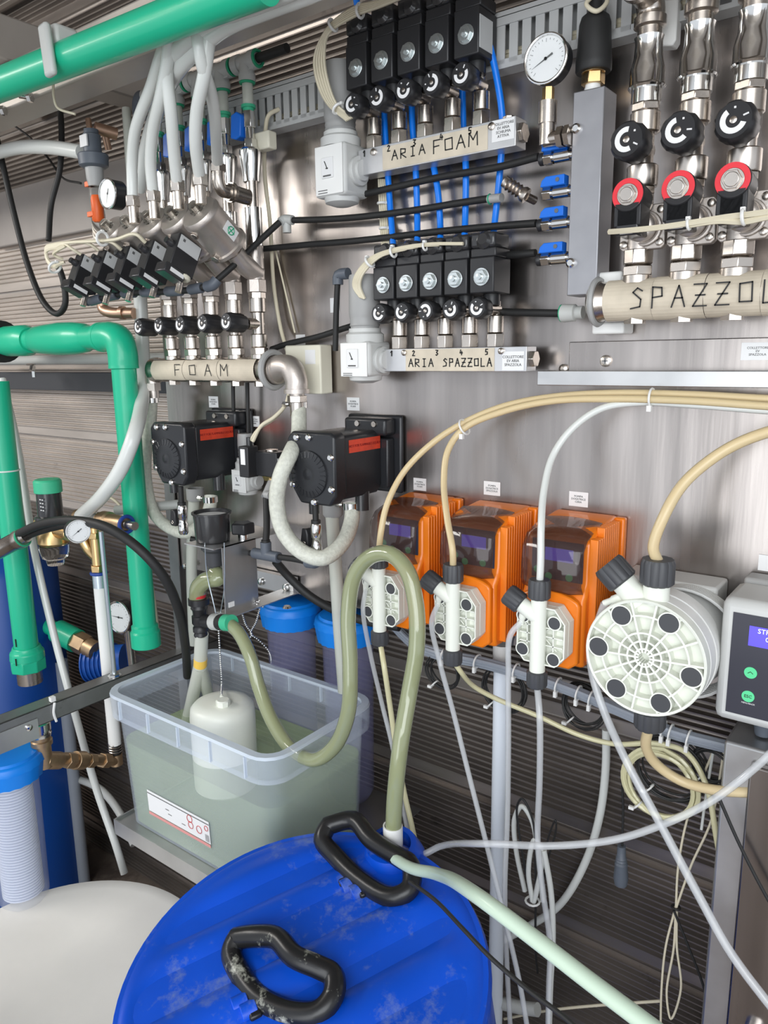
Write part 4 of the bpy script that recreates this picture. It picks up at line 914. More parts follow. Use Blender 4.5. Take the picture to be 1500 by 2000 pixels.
# braided hoses
hose('braided_hose', 'braided clear hose looping down left of the left black pump', 'hose', [(296, 782, .07), (293, 830, .07), (285, 885, .075), (286, 945, .08), (300, 1000, .085), (330, 1030, .085), (368, 1040, .08), (400, 1015, .075), (411, 985, .07), (412, 968, .065)], 24, 'hose_braid', r=.0135, n=14)
hose('braided_hose', 'braided clear hose looping round the front left of the right black pump', 'hose', [(583, 790, .07), (584, 815, .08), (583, 850, .10), (568, 885, .17), (548, 930, .19), (541, 985, .19), (555, 1040, .185), (590, 1078, .175), (630, 1090, .16), (668, 1062, .12), (686, 1020, .08), (689, 985, .065)], 26, 'hose_braid', r=.0140, n=14)
def clamp(c, ax, R, label, mt='chrome'):
    t = thing('hose_clamp', label, 'clamp', V(c)-ZZ*R, 'steel hose clamps')
    c = V(c); MB().lathe(c-V(ax).normalized()*.006, ax, [(0, R), (.012, R)], 22).build('band', mt, t)
    u = frame(ax)[0]; q = c+V((-R-.004, -.004, 0)); MB().cyl(q-XX*.004, q-XX*.014, .0055, n=6).cyl(q+XX*.002, q-XX*.004, .004, n=10).build('worm_screw', mt, t)
clamp(P(583, 790, .07), ZZ, .0165, 'chrome worm clamp on the hose under the right FOAM elbow')
clamp(P(296, 781, .07), ZZ, .0155, 'chrome worm clamp on the hose under the left FOAM elbow')
clamp(P(688, 988, .067), ZZ, .0165, 'chrome worm clamp under the right black pump')
clamp(P(411, 975, .068), ZZ, .0155, 'chrome worm clamp under the left black pump')
hose('milky_hose', 'thick milky hose hanging from the FOAM risers to the brass valve', 'hose', [(273, 560, .04), (277, 640, .04), (280, 720, .055), (277, 785, .11), (262, 850, .185), (238, 912, .205), (200, 968, .21), (158, 1008, .20)], 28, 'hose_white', r=.0150, n=14)
# drain cups and pipes under the pumps
for i, (px, py, q, l) in enumerate([(381, 962, [(379, 972, .05), (374, 1100, .04), (379, 1258, .03)], 'left'), (650, 990, [(648, 1000, .06), (655, 1100, .05), (661, 1200, .045), (672, 1350, .03)], 'right')]):
    p = P(px, py, .055); t = thing('drain_cup', f'grey drain cup on a pale drain pipe beneath the {l} black pump', 'cup', p-ZZ*.02, 'drain cups below the pumps')
    MB().lathe(p-ZZ*.018, ZZ, [(0, .016), (.004, .019), (.028, .019), (.028, .015), (.006, .014), (.006, 0)], 24).build('cup', 'grey', t)
    tag(MB().tube([P(*a) for a in q], .0125, 14, 6).build('drain_pipe', 'hose_milky'), f'pale drain pipe running down from the grey cup under the {l} black pump', 'pipe', 'pale drain pipes')
# chrome mini valves with black levers and black tubes
def minivalve(px, py, d, label, tube_top, lev=-1):
    p = P(px, py, d); t = thing('mini_valve', label, 'valve', p-ZZ*.03, 'chrome mini valves under the pumps')
    MB().lathe(p-ZZ*.030, ZZ, [(0, .008), (.004, .010), (.022, .010), (.024, .0085), (.034, .0085), (.036, .010), (.056, .010), (.060, .008)], 18).build('body', 'chrome', t)
    lv = MB().prism(p+V((-.012, -.010, -.014)), -XX, ZZ, (0, .014, 0), [(0, 0), (.014, .0), (.018, .006), (.013, .034), (.003, .034), (0, .024)]).build('lever', 'black', t, bev=.002)
    MB().ring(p+V((-.020, -.0105, -.006)), OUT, .0028, .0008, 12, 5).build('lever_hole', 'nickel', lv)
    MB().lathe(p+ZZ*.030, ZZ, [(0, .0085), (.006, .0085), (.006, .0055), (.006+tube_top, .0055)], 12).build('black_tube', 'rubber', t)
minivalve(357, 1015, .155, 'chrome mini valve with black lever under the left black pump', .032)
minivalve(618, 1055, .150, 'chrome mini valve with black lever under the right black pump', .04)
t = thing('push_elbow', 'slate push-in elbow under the right chrome mini valve', 'fitting', P(614, 1105, .15))
MB().tube([P(618, 1078, .15), P(618, 1098, .15), P(600, 1098, .148)], .010, 12, 3).build('elbow_body', 'slate', t)
hose('air_hose', 'short black tube from the slate tee to the right mini valve', 'hose', [(545, 1088, .13), (575, 1092, .14), (602, 1098, .148)], 12, 'rubber', r=.0058)
hose('air_hose', 'short black tube running left from the slate tee behind the cup bracket', 'hose', [(500, 1083, .13), (470, 1076, .12), (440, 1068, .10), (372, 1052, .14)], 12, 'rubber', r=.0058)
t = thing('push_tee', 'slate push-in tee joining black tubes between the two pumps', 'fitting', P(520, 1090, .13))
a, b = P(496, 1080, .13), P(545, 1089, .13); m = (a+b)/2
MB().cyl(a, b, .0105, n=14).cyl(m, m+ZZ*.026, .0105, n=14).build('tee_body', 'slate', t, bev=.001)
MB().cyl(m+ZZ*.024, m+ZZ*.030, .0085, n=14).build('collar', 'rubber', t)
u = P(520, 972, .10); tag(MB().tube([m+ZZ*.026, P(521, 1030, .12), u], .0065, 10, 4).build('air_hose', 'rubber'), 'upright glossy black tube from the slate tee to the small solenoid', 'hose')
hose('air_hose', 'thick black hose sagging from the slate tee behind the first blue filter cap', 'hose', [(538, 1096, .09), (560, 1122, .07), (600, 1160, .05), (650, 1190, .035), (710, 1212, .03), (780, 1225, .02)], 17, 'rubber', r=.0085)
# small solenoid with brass underside
t = thing('small_solenoid', 'small black solenoid valve with brass base between the two pumps', 'valve', P(530, 950, .07))
p = P(532, 905, .075)
MB().box(p, (.058, .034, .048)).build('coil', 'black', t, bev=.002)
MB().lathe(p+V((.0, 0, .024)), ZZ, [(0, .012), (.003, .012), (.003, 0)], 16).build('coil_nut', 'nickel', t)
k = MB().box(p+V((-.040, -.024, .004)), (.026, .028, .060)).build('plug', 'black', t, bev=.002)
MB().box(p+V((-.040, -.0385, .014)), (.012, .001, .030)).build('window', 'dot_white', k)
MB().cyl(p+V((-.040, -.020, .034)), p+V((-.040, -.020, .050)), .006, n=12).build('cable_gland', 'black_satin', k)
MB().box(p+V((.0295, -.002, -.004)), (.001, .026, .034)).build('rating_plate', 'paper_grey', t)
MB().cyl(p-ZZ*.024-XX*.018, p-ZZ*.024+XX*.018, .012, n=6).cyl(p-ZZ*.02, p-ZZ*.036, .010, n=16).build('brass_body', 'brass', t)
MB().cyl(p-ZZ*.036, u, .0105, n=14).cyl(u+ZZ*.006, u+ZZ*.006+XX*.012, .008, n=12).build('grey_adapter', 'grey', t)
hose('cream_cable', 'cream cable from the FOAM elbow down to the small solenoid plug', 'cable', [(566, 758, .05), (558, 790, .06), (535, 815, .08), (510, 832, .095), (494, 862, .10)], 8, 'cable', r=.0036)
hose('cream_cable', 'second cream cable joining the first above the small solenoid', 'cable', [(552, 800, .04), (535, 818, .07), (505, 838, .09), (488, 862, .095)], 7, 'cable', r=.0032)
hose('cream_cable', 'cream cable dropping from the slotted duct right of the FOAM risers', 'cable', [(545, 213, .03), (525, 225, .045), (518, 260, .04), (517, 340, .02), (527, 430, .015), (535, 560, .015), (548, 640, .015), (562, 690, .03)], 8, 'cable', r=.0038)
hose('thin_cable', 'thin tan cable slanting down the steel sheet right of the FOAM risers', 'cable', [(536, 480, .006), (555, 560, .006), (576, 650, .006)], 4, 'cable', r=.0018)
for i, x in enumerate((456, 484)): hose('thin_hose', f'{["left", "right"][i]} of two thin black vertical tubes under the FOAM pipe', 'tube', [(x-1, 745, .02), (x, 800, .02), (x+1, 860, .02), (x+2, 905, .02)], 9, 'rubber', r=.004)
hose('thin_hose', 'black tube standing left of the lower regulator', 'tube', [(660, 540, .06), (657, 600, .055), (655, 685, .05)], 11, 'rubber', r=.0052)
t = thing('push_elbow', 'slate push-in elbow at the top of the tube beside the lower regulator', 'fitting', P(662, 540, .06))
MB().tube([P(660, 556, .06), P(661, 538, .06), P(680, 534, .06)], .0095, 12, 3).build('elbow_body', 'slate', t)
# stickers on the sheet
for px, py, w_, h_, s, l in [(417, 785, .030, .024, 'POMPA\nDOSATRICE\nFOAM', 'white label above the left black pump'), (690, 789, .030, .024, 'POMPA\nDOSATRICE\nFOAM', 'white label above the right black pump'),
                             (498, 823, .026, .022, 'ELETTRO\nVALVOLA\nARIA', 'white label above the small solenoid'), (493, 1131, .028, .024, 'LIVELLO\nVASCA', 'white label on the bolted bracket plate'),
                             (820, 946, .027, .022, 'POMPA\nDOSATRICE\nFOAM', 'white label above the first orange dosing pump'), (961, 954, .031, .023, 'POMPA\nDOSATRICE\nSPAZZOLA', 'white label above the second orange dosing pump'),
                             (1130, 975, .031, .023, 'POMPA\nDOSATRICE\nCERA', 'white label above the third orange dosing pump'), (654, 596, .022, .026, 'EV', 'white label left of the lower regulator'),
                             (587, 664, .024, .02, '', 'plain white label between the FOAM block and the lower regulator'), (1497, 1100, .02, .022, '', 'white label cut by the right edge above the controller'),
                             (1480, 686, .040, .0225, 'COLLETTORE\nEV\nSPAZZOLA', 'white label COLLETTORE EV SPAZZOLA on the cover plate')]:
    d = .0065 if px == 1480 else (.02 if px == 493 else .0006)
    p = P(px, py, d); k = thing('sticker', l, 'label', p-ZZ*h_/2)
    MB().box(p, (w_, .0008, h_)).build('paper', 'paper', k)
    if s: text(k, s, p+OUT*.0005, h_*.19, 'print')
# funnel cup on a folded bracket
p = P(416, 1052, .17)
t = thing('cup_bracket', 'folded grey sheet bracket holding the black funnel cup', 'bracket', P(480, 1180, .03))
a = P(392, 1058, .20); tz = p.z-.002
b0 = P(445, 1062, .165); sx = p.x+.052
MB().box2((p.x-.030, -.215, tz-.004), (sx+.002, -.03, tz-.002)).build('top_plate', 'sheet', t)
bz = P(458, 1190, .165).z
MB().box2((sx, -.195, bz), (sx+.002, -.110, tz-.002)).build('side_plate', 'sheet', t)
pl = P(480, 1110, .02); pr = P(572, 1145, .02)
MB().box2((pl.x, -.004, pr.z-.020), (pr.x, -.0195, pl.z)).build('back_plate', 'sheet', t)
MB().box2((sx-.025, -.195, bz-.002), (pr.x+.012, -.02, bz)).build('bottom_plate', 'sheet', t)
for px, py in ((510, 1136), (559, 1147)): MB().lathe(P(px, py, .0205), OUT, [(0, .0075), (.004, .0075), (.006, .004), (.006, 0)], 14).build('bolt', 'chrome', t)
MB().lathe(V((sx+.07, -.10, bz)), ZZ, [(0, .009), (.004, .006), (.004, 0)], 12).build('rivet', 'chrome', t)
MB().box(V((sx+.0025, -.180, bz+.016)), (.0008, .014, .010)).build('small_sticker', 'paper', t)
p = V((p.x, -.17, tz))
t = thing('funnel_cup', 'black funnel cup with white residue inside, above the clear elbow', 'cup', p-ZZ*.05)
H_ = P(416, 1000, .17).z-tz
MB().lathe(p, ZZ, [(.0, .018), (.0, .032), (.006, .0330), (H_-.004, .0350), (H_-.003, .0380), (H_, .0380), (H_, .0335), (.008, .029), (.008, 0)], 40).build('cup', 'black_satin', t)
MB().lathe(p+ZZ*.010, ZZ, [(0, .0), (0, .028), (H_*.70, .0315), (H_*.74, .020), (H_*.72, .012), (H_*.76, 0)], 24).build('residue', 'paper_grey', t)
MB().lathe(p, -ZZ, [(.0, .024), (.018, .024), (.024, .018), (.050, .016), (.052, .012), (.062, .012)], 22).build('cup_outlet', 'charcoal', t)
MB().lathe(p-ZZ*.058, -ZZ, [(0, .014), (.012, .014)], 6).build('clear_nut', 'glass', t)
t = thing('thumb_knob', 'black plastic thumb knob on the bracket beside the funnel cup', 'knob', P(474, 1045, .13))
q = P(474, 1030, .13); MB().prism(q-ZZ*.012, XX, YY, (0, 0, .022), [(.024*math.cos(a)*(1 if k % 2 else .72), .024*math.sin(a)*(1 if k % 2 else .72)) for k, a in enumerate([2*math.pi*j/10 for j in range(10)])]).build('grip', 'black', t, bev=.003)
MB().cyl(q-ZZ*.012, V((q.x, q.y, tz-.002)), .010, n=12).build('stem', 'chrome', t)
# clear elbow and black barbed valve
t = thing('clear_elbow', 'greenish clear bent tube under the funnel cup', 'tube', P(400, 1150, .17))
MB().tube([p-ZZ*.066, P(428, 1128, .175), P(402, 1134, .185), P(388, 1148, .19), P(385, 1170, .19)], .0165, 16, 5).build('bent_tube', 'hose_green', t)
t = thing('barbed_valve', 'black ribbed plastic valve with red ring feeding the green hose', 'valve', P(392, 1250, .19))
q = P(388, 1172, .19); 
MB().lathe(q+ZZ*.006, ZZ, [(0, .015), (.006, .015)], 20).build('red_ring', 'red', t)
MB().lathe(q+ZZ*.004, -ZZ, [(0, .021), (.012, .021), (.014, .015), (.020, .017), (.024, .014), (.034, .013), (.036, .016), (.050, .016), (.056, .012), (.060, .015), (.068, .015), (.070, .012), (.076, .014), (.082, .011)], 14).build('body', 'black', t)
sp = P(400, 1213, .195); s1 = P(440, 1216, .20)
MB().cyl(sp, sp+(s1-sp)*.5, .013, n=16).build('side_branch', 'black', t)
MB().cyl(sp+(s1-sp)*.45, sp+(s1-sp)*.75, .0165, n=18).build('clear_collar', 'fit_grey', t)
MB().cyl(sp+(s1-sp)*.75, s1, .0155, n=18).build('black_collar', 'rubber', t)
MB().cyl(s1, s1+(s1-sp)*.3, .0160, n=18).build('green_band', 'green_cap', t)
# ================================================================ ORANGE DOSING PUMPS
def black_cap(mb, p, ax, R, L, n=20):
    u, v, a = frame(ax); p = V(p); b = len(mb.v)
    for t, k in ((0, .86), (.08, 1), (.86, 1), (1, .9)):
        for i in range(n*2):
            q = math.pi*i/n; rr = R*k*(1 if (i % 4) < 3 else .93); mb.v.append(p+V(ax).normalized()*L*t+(u*math.cos(q)+v*math.sin(q))*rr)
    m = n*2
    for k in range(3):
        for i in range(m): mb.f.append((b+k*m+i, b+k*m+(i+1) % m, b+(k+1)*m+(i+1) % m, b+(k+1)*m+i))
    mb.f.append(tuple(b+i for i in reversed(range(m)))); mb.f.append(tuple(b+3*m+i for i in range(m)))
    return mb
OX = [-.728, -.586, -.444]; OZ = 1.408
def dosing(X, label, seed):
    """X = axis of the pump head; body 0.108 wide, 0.21 tall"""
    z = OZ; x0, x1 = X-.052, X+.060; D = .118
    t = thing('dosing_pump', label, 'pump', (X, -.03, z), 'orange dosing pumps')
    # lower half: deep, upper half a little shallower with rounded top
    prof = [(0, -.004), (D*.96, -.004), (D, .010), (D, .098), (D-.010, .112), (D-.014, .122), (D-.016, .180), (D-.040, .196), (.012, .203), (0, .203)]
    mb = MB(); mb.prism((x0+.004, 0-.0006, z), OUT, ZZ, (x1-x0-.014, 0, 0), prof); mb.build('housing', 'orange', t, bev=.005)
    # cooling ribs on the right side and left side
    for k in range(11):
        y = .020+.0078*k
        MB().box2((x1-.012, -y, z+.004), (x1, -y-.0050, z+(.199 if y < .080 else .186))).build('cooling_rib', 'orange', t, bev=.001)
    MB().box2((x1-.013, -.0006, z), (x1+.004, -.014, z+.202)).build('rear_edge', 'orange', t, bev=.003)
    # curved lower nose
    pts = []
    for k in range(9):
        a = math.pi*k/8; pts.append((.051+.047*-math.cos(a), .092+.016*math.sin(a)))
    poly = [(.006, .004), (.022, -.004), (.085, -.004), (.098, .006)]+[(x, y) for x, y in reversed(pts)]
    MB().prism((x0, -D-.010, z), XX, ZZ, (0, .014, 0), poly).build('front_nose', 'orange', t, bev=.003)
    # face recess, screen, visor
    za, zb_ = z+.112, z+.186; yf = -D+.014
    fp = MB().box2((x0+.013, yf-.0015, za+.002), (x0+.092, yf, zb_-.008)).build('face_panel', 'face_dark', t)
    lc = MB().box2((x0+.034, yf-.0025, za+.036), (x0+.077, yf-.0015, za+.055)).build('display', 'lcd', fp)
    for bx, bz in ((.022, .020), (.040, .012), (.072, .014)): MB().lathe((x0+bx, yf-.0015, za+bz), OUT, [(0, .0055), (.001, .0055), (.001, 0)], 16).build('button', 'green_button', fp)
    # smoked visor: curved shell
    mb = MB(); n = 12; o_, i_ = [], []
    for k in range(n+1):
        u = k/n; x = x0+.004+(.094)*u; bul = .010*math.sin(math.pi*u); top = z+.183+.006*math.sin(math.pi*u); bot = z+.108-.005*math.sin(math.pi*u)
        for (y, zz) in ((-D+.006-bul*.6, bot), (-D-.002-bul*.5, bot+.012), (-D+.002-bul, top-.014), (-D+.016-bul*.5, top+.002), (-.050, z+.2005+.004*math.sin(math.pi*u))):
            o_.append(V((x, y-.004, zz)))
    mb.v = o_; m = 5
    for k in range(n):
        for j in range(m-1): mb.f.append((k*m+j, (k+1)*m+j, (k+1)*m+j+1, k*m+j+1))
    v = mb.build('smoked_visor', 'visor', t, sharp=60)
    s_ = v.modifiers.new('solid', 'SOLIDIFY'); s_.thickness = .0018; s_.offset = -1
    # pump head
    hc = V((X, -D-.010, z+.052))
    hx0, hx1, hz0, hz1 = X-.034, X+.040, z+.008, z+.094
    bk = [(0, .014), (.012, 0), (.060, 0), (.074, .016), (.074, .066), (.058, .086), (.012, .086), (0, .072)]
    MB().prism((hx0, -D-.030, hz0), XX, ZZ, (0, .020, 0), bk).build('head_back', 'cream_white', t, bev=.002)
    # open grid: rim + ribs standing on the back plate
    yb = -D-.030; mb = MB()
    for a, b in zip(bk, bk[1:]+bk[:1]):
        p, q = V((hx0+a[0], yb, hz0+a[1])), V((hx0+b[0], yb, hz0+b[1])); dr = (q-p).normalized(); sd = dr.cross(YY)*.0022
        mb.prism(p, dr, V((0, -1, 0)), V(sd), [(0, 0), ((q-p).length, 0), ((q-p).length, .012), (0, .012)])
    mb.build('grid_rim', 'cream_white', t, bev=.0006)
    mb = MB()
    for zz in (.030, .043, .056): mb.box2((hx0+.004, yb, hz0+zz-.0008), (hx0+.070, yb-.010, hz0+zz+.0008))
    for xx in (.016, .056): mb.box2((hx0+xx-.0008, yb, hz0+.020), (hx0+xx+.0008, yb-.010, hz0+.068))
    for s1 in (-1, 1):
        for s2 in (-1, 1): mb.tube([V((X+.002, yb-.005, hz0+.043)), V((X+.003+s1*.028, yb-.005, hz0+.043+s2*.026))], .0010, 4, 1)
    g = mb.build('grid_ribs', 'cream_white', t); g['kind'] = 'stuff'
    for bx, bz in ((.010, .018), (.058, .012), (.010, .068), (.058, .066)):
        c = V((hx0+bx, yb, hz0+bz)); MB().lathe(c, OUT, [(0, .0105), (.013, .0105), (.013, .0088), (.012, .0088)], 22).build('bolt_sleeve', 'cream_white', t)
        MB().lathe(c+OUT*.0121, OUT, [(0, .0088), (.0014, .0084), (.0014, 0)], 18).build('bolt_cover', 'charcoal', t)
    yc = yb-.012
    MB().cyl((X, yc, z-.004), (X, yc, z+.108), .0112, n=22).build('valve_column', 'cream_white', t)
    black_cap(MB(), (X, yc, z+.106), ZZ, .0158, .028).build('top_cap', 'charcoal', t)
    black_cap(MB(), (X, yc, z-.002), -ZZ, .0150, .024).build('bottom_cap', 'charcoal', t)
    dr = V((-.86, -.10, .52)).normalized()
    MB().cyl((X, yc, z+.078), V((X, yc, z+.078))+dr*.034, .0115, n=18).build('side_branch', 'cream_white', t)
    black_cap(MB(), V((X, yc, z+.078))+dr*.030, dr, .0158, .026).build('side_cap', 'charcoal', t)
    q = V((X, yc, z+.078))+dr*.026
    MB().lathe(q-ZZ*.006, V((-.15, 0, -1)), [(0, .0055), (.012, .0055), (.014, .004), (.022, .004)], 10).build('hose_barb', 'cream_white', t)
    MB().lathe((x1-.03, -.03, z), -ZZ, [(0, .008), (.010, .009), (.012, .007), (.016, .009), (.020, .007), (.030, .006)], 14).build('cable_gland', 'slate', t)
    return t, V((X, yc, z+.13)), V((X, yc, z-.024)), q-ZZ*.028-XX*.003
ptop, pbot, pside = [], [], []
for i, X in enumerate(OX):
    t, a, b, c = dosing(X, ['first orange dosing pump from the left, behind the arched green hose', 'middle orange dosing pump with smoked visor', 'third orange dosing pump, next to the big grey round-headed pump'][i], i)
    ptop.append(a); pbot.append(b); pside.append(c)
# ---------------- large grey dosing pump
zB = P(1258, 1285, .17).z
GX, GY, GZ = P(1258, 1287, .17).x, -.17, zB
t = thing('large_dosing_pump', 'large grey dosing pump with round ribbed cream head', 'pump', (GX+.03, -.04, GZ-.075))
rb = P(1400, 1200, 0).x
MB().box2((GX-.075, -.0006, GZ-.052), (rb+.012, -.060, GZ+.075)).build('gearbox', 'light_grey', t, bev=.004)
for k in range(6):
    MB().ring((GX+.022, -.062-.006*k, GZ), OUT, .073+.0006*k, .0022, 40, 6).build('cooling_ring', 'light_grey', t)
MB().cyl((GX+.012, -.058, GZ), (GX+.006, -.105, GZ), .072, n=48).build('motor_neck', 'light_grey', t)
MB().lathe((GX, -.100, GZ), OUT, [(0, .078), (.016, .078), (.016, .0765), (.018, .0765), (.018, .079), (.030, .079), (.030, .0765), (.032, .0765), (.032, .078), (.054, .078), (.056, .0755), (.056, 0)], 64).build('head_rings', 'white', t)
yh = -.156
MB().lathe((GX, yh, GZ), OUT, [(0, .0775), (.016, .0775), (.017, .0765), (.016, .0740), (0.001, .0735), (.001, 0)], 64).build('head_rim', 'cream_white', t)
mb = MB()
for k in range(14):
    a = 2*math.pi*k/14+.06; d = V((math.cos(a), 0, math.sin(a))); s_ = V((-math.sin(a), 0, math.cos(a)))
    p0, p1 = V((GX, yh, GZ))+d*.007, V((GX, yh, GZ))+d*.075
    mb.prism(p0-s_*.0013, d, OUT, s_*.0026, [(0, 0), ((p1-p0).length, 0), ((p1-p0).length, .0145), (0, .0155)])
for R_ in (.012, .022, .033, .056):
    n = 48 if R_ > .02 else 24
    vs = []
    for i in range(n):
        a = 2*math.pi*i/n; d = V((math.cos(a), 0, math.sin(a)))
        for r_, y in ((R_-.0012, yh), (R_+.0012, yh), (R_+.0012, yh-.0145), (R_-.0012, yh-.0145)): vs.append(V((GX, y, GZ))+d*r_)
    mb.add(vs, [(4*i+j, 4*((i+1) % n)+j, 4*((i+1) % n)+(j+1) % 4, 4*i+(j+1) % 4) for i in range(n) for j in (0, 1, 2, 3)])
g = mb.build('radial_ribs', 'cream_white', t); g['kind'] = 'stuff'
for k in range(6):
    a = math.radians(12+60*k)+.52-.2; 
    a = math.radians([62, 122, 178, 236, 294, 350][k]); c = V((GX+.0605*math.cos(a), yh, GZ+.0605*math.sin(a)))
    MB().lathe(c, OUT, [(0, .0142), (.0160, .0142), (.0160, .0125), (.0145, .0125)], 26).build('bolt_sleeve', 'cream_white', t)
    MB().lathe(c+OUT*.0146, OUT, [(0, .0125), (.0014, .0120), (.0014, 0)], 22).build('bolt_cover', 'charcoal', t)
yc = -.150; cx_ = GX+.004
MB().cyl((cx_, yc, GZ+.070), (cx_, yc, GZ+.102), .0165, n=24).build('top_branch', 'cream_white', t)
black_cap(MB(), (cx_, yc, GZ+.094), ZZ, .0215, .034, 22).build('top_cap', 'charcoal', t)
dr = V((-.70, -.06, .70)).normalized(); q = V((cx_-.018, yc, GZ+.066))
MB().cyl(q, q+dr*.040, .0165, n=24).build('side_branch', 'cream_white', t)
black_cap(MB(), q+dr*.034, dr, .0215, .032, 22).build('side_cap', 'charcoal', t)
MB().lathe(q+dr*.016+V((-.012, 0, -.006)), V((-.85, 0, -.5)), [(0, .006), (.016, .006), (.018, .0045), (.03, .0045)], 12).build('hose_barb', 'cream_white', t)
black_cap(MB(), (cx_+.002, yc, GZ-.078), -ZZ, .0205, .026, 22).build('bottom_cap', 'charcoal', t)
gtop = V((cx_, yc, GZ+.128)); gbot = V((cx_+.002, yc, GZ-.104)); gside = q+dr*.016+V((-.012-.025, 0, -.006-.015))
# ---------------- controller on the right
cl_ = P(1402, 1280, .12); xz = cl_.x; zt_, zb_ = P(1407, 1165, .12).z, P(1394, 1402, .12).z
t = thing('pump_controller', 'grey pump controller with dark keypad and blue display at the right edge', 'controller', (xz+.08, -.05, zb_))
MB().box2((xz, -.03, zb_), (xz+.19, -.12, zt_)).build('housing', 'light_grey', t, bev=.010)
MB().box2((xz+.006, -.0006, zb_+.004), (xz+.18, -.034, zt_+.006)).build('rear_housing', 'grey', t, bev=.004)
fx = P(1425, 1290, .1205).x; f0, f1 = P(1424, 1390, .1205).z, P(1433, 1195, .1205).z
k = MB().box2((fx, -.12, f0), (xz+.175, -.1212, f1)).build('keypad', 'face_panel', t)
a, b = P(1461, 1260, .1213), P(1461, 1221, .1213)
lc = MB().box2((a.x, -.1212, a.z), (a.x+.072, -.1218, b.z)).build('display', 'lcd', k)
text(lc, 'STROKES', (P(1480, 1233, .122).x, -.1219, P(1480, 1233, .122).z), .0085, 'lcd_text', align='LEFT')
text(lc, '00 / min', (P(1495, 1250, .122).x, -.1219, P(1495, 1250, .122).z), .0085, 'lcd_text', align='LEFT')
for (px, py, s_) in ((1466, 1314, '^'), (1461, 1360, 'ESC')):
    c = P(px, py, .1213); bt = MB().lathe(c, OUT, [(0, .0075), (.0006, .0075), (.0006, 0)], 24).build('button', 'green_button', k)
    if s_ == 'ESC': text(bt, 'ESC', c+OUT*.0008, .0055, 'ink')
    else: MB().tube([c+V((-.003, -.0009, -.001)), c+V((0, -.0009, .0015)), c+V((.003, -.0009, -.001))], .0004, 4, 1).build('arrow', 'ink', bt)
text(k, 'MENU/BACK', P(1461, 1374, .1216), .0028, 'dot_white')
for k_ in range(3):
    q = P(1415+k_*0+22, 1445, .06) if False else None
MB().lathe((xz+.050, -.06, zb_), -ZZ, [(0, .013), (.006, .014), (.008, .012), (.012, .014), (.014, .012), (.020, .012), (.034, .010)], 18).build('cable_gland', 'slate', t)
MB().box2((xz+.068, -.062, zb_-.036), (xz+.10, -.070, zb_)).build('white_plug', 'white', t, bev=.004)
# ================================================================ LEFT: pipes, brass group, filter, tank
def gp(name, label, segs, mt='green', cat='pipe'):
    t = thing(name, label, cat, segs[0][1]); return t
# upright green pipe at the left edge
a, b = P(-8, 745, .22), P(52, 1270, .22); b.x = a.x = (a.x+b.x)/2
t = thing('green_riser', 'thick upright green pipe at the left edge with hex union at its foot', 'pipe', b)
MB().cyl(b+ZZ*.01, a, rad(30, 1050, .22, 46), n=28).build('pipe', 'green', t)
R_ = rad(30, 1050, .22, 46)
MB().lathe(b+ZZ*.012, -ZZ, [(0, R_*1.15), (.010, R_*1.25), (.014, R_*1.4), (.034, R_*1.45)], 28).cyl(b-ZZ*.020, b-ZZ*.050, R_*1.5, n=8).build('union', 'green', t, bev=.002)
MB().cyl(b-ZZ*.050, b-ZZ*.085, R_*1.05, n=18).build('metal_tail', 'nickel', t)
q = P(20, 920, .22); MB().ring(V((b.x, b.y, q.z)), ZZ, R_*1.03, .002, 24, 5).build('cable_tie', 'white', t)
q = b+ZZ*.03; MB().box(q+V((.008, -R_, 0)), (.0025, .002, .02)).box(q+V((.018, -R_*1.35, -.045)), (.0025, .002, .018)).build('pen_mark', 'ink', t)
# green horizontal with bulged valve, elbow and second riser
d = .13; e = P(240, 712, d); f_ = P(284, 1225, d); X2 = (e.x+f_.x)/2; zh = P(120, 662, d).z; R2 = rad(262, 950, d, 46)
t = thing('green_pipe_run', 'green pipe run with bulged valve and elbow going down beside the steel sheet', 'pipe', (X2, -d, f_.z))
xl = P(-20, 660, d).x
MB().cyl((xl, -d, zh), (X2-.05, -d, zh), R2, n=28).build('horizontal_pipe', 'green', t)
x1 = P(8, 660, d).x; x2 = P(60, 660, d).x
MB().lathe((x1, -d, zh), XX, [(0, R2*1.3), (.02, R2*1.42), (x2-x1-.02, R2*1.42), (x2-x1, R2*1.15)], 28).build('socket', 'green', t)
x1 = P(68, 660, d).x; x2 = P(172, 660, d).x; L = x2-x1
MB().lathe((x1, -d, zh), XX, [(0, R2*1.0), (L*.06, R2*1.22), (L*.25, R2*1.32), (L*.5, R2*1.42), (L*.75, R2*1.38), (L*.95, R2*1.2), (L, R2*1.0)], 32).build('valve_bulge', 'green', t)
x1 = P(196, 660, d).x; r2 = R2*1.2
MB().lathe((x1, -d, zh), XX, [(0, R2), (.002, r2*1.02), (.012, r2*1.02)], 28).tube([V((x1+.006, -d, zh)), V((X2-.035, -d, zh)), V((X2-.009, -d, zh-.009)), V((X2, -d, zh-.034)), V((X2, -d, zh-.062))], r2, 28, 8).lathe((X2, -d, zh-.060), -ZZ, [(0, r2), (.006, r2*1.02), (.008, R2)], 28).build('elbow', 'green', t)
MB().cyl((X2, -d, zh-.05), (X2, -d, f_.z), R2, n=28).build('vertical_pipe', 'green', t)
MB().lathe((X2, -d, f_.z+.008), -ZZ, [(0, R2), (.004, R2*1.15), (.014, R2*1.15), (.018, R2*1.28), (.052, R2*1.28), (.056, R2*.9)], 28).build('foot_socket', 'green', t)
MB().cyl((xl-.06, -d, zh), (P(0, 660, d).x+.012, -d, zh), R2*2.0, n=24).build('black_wheel', 'rubber', t)
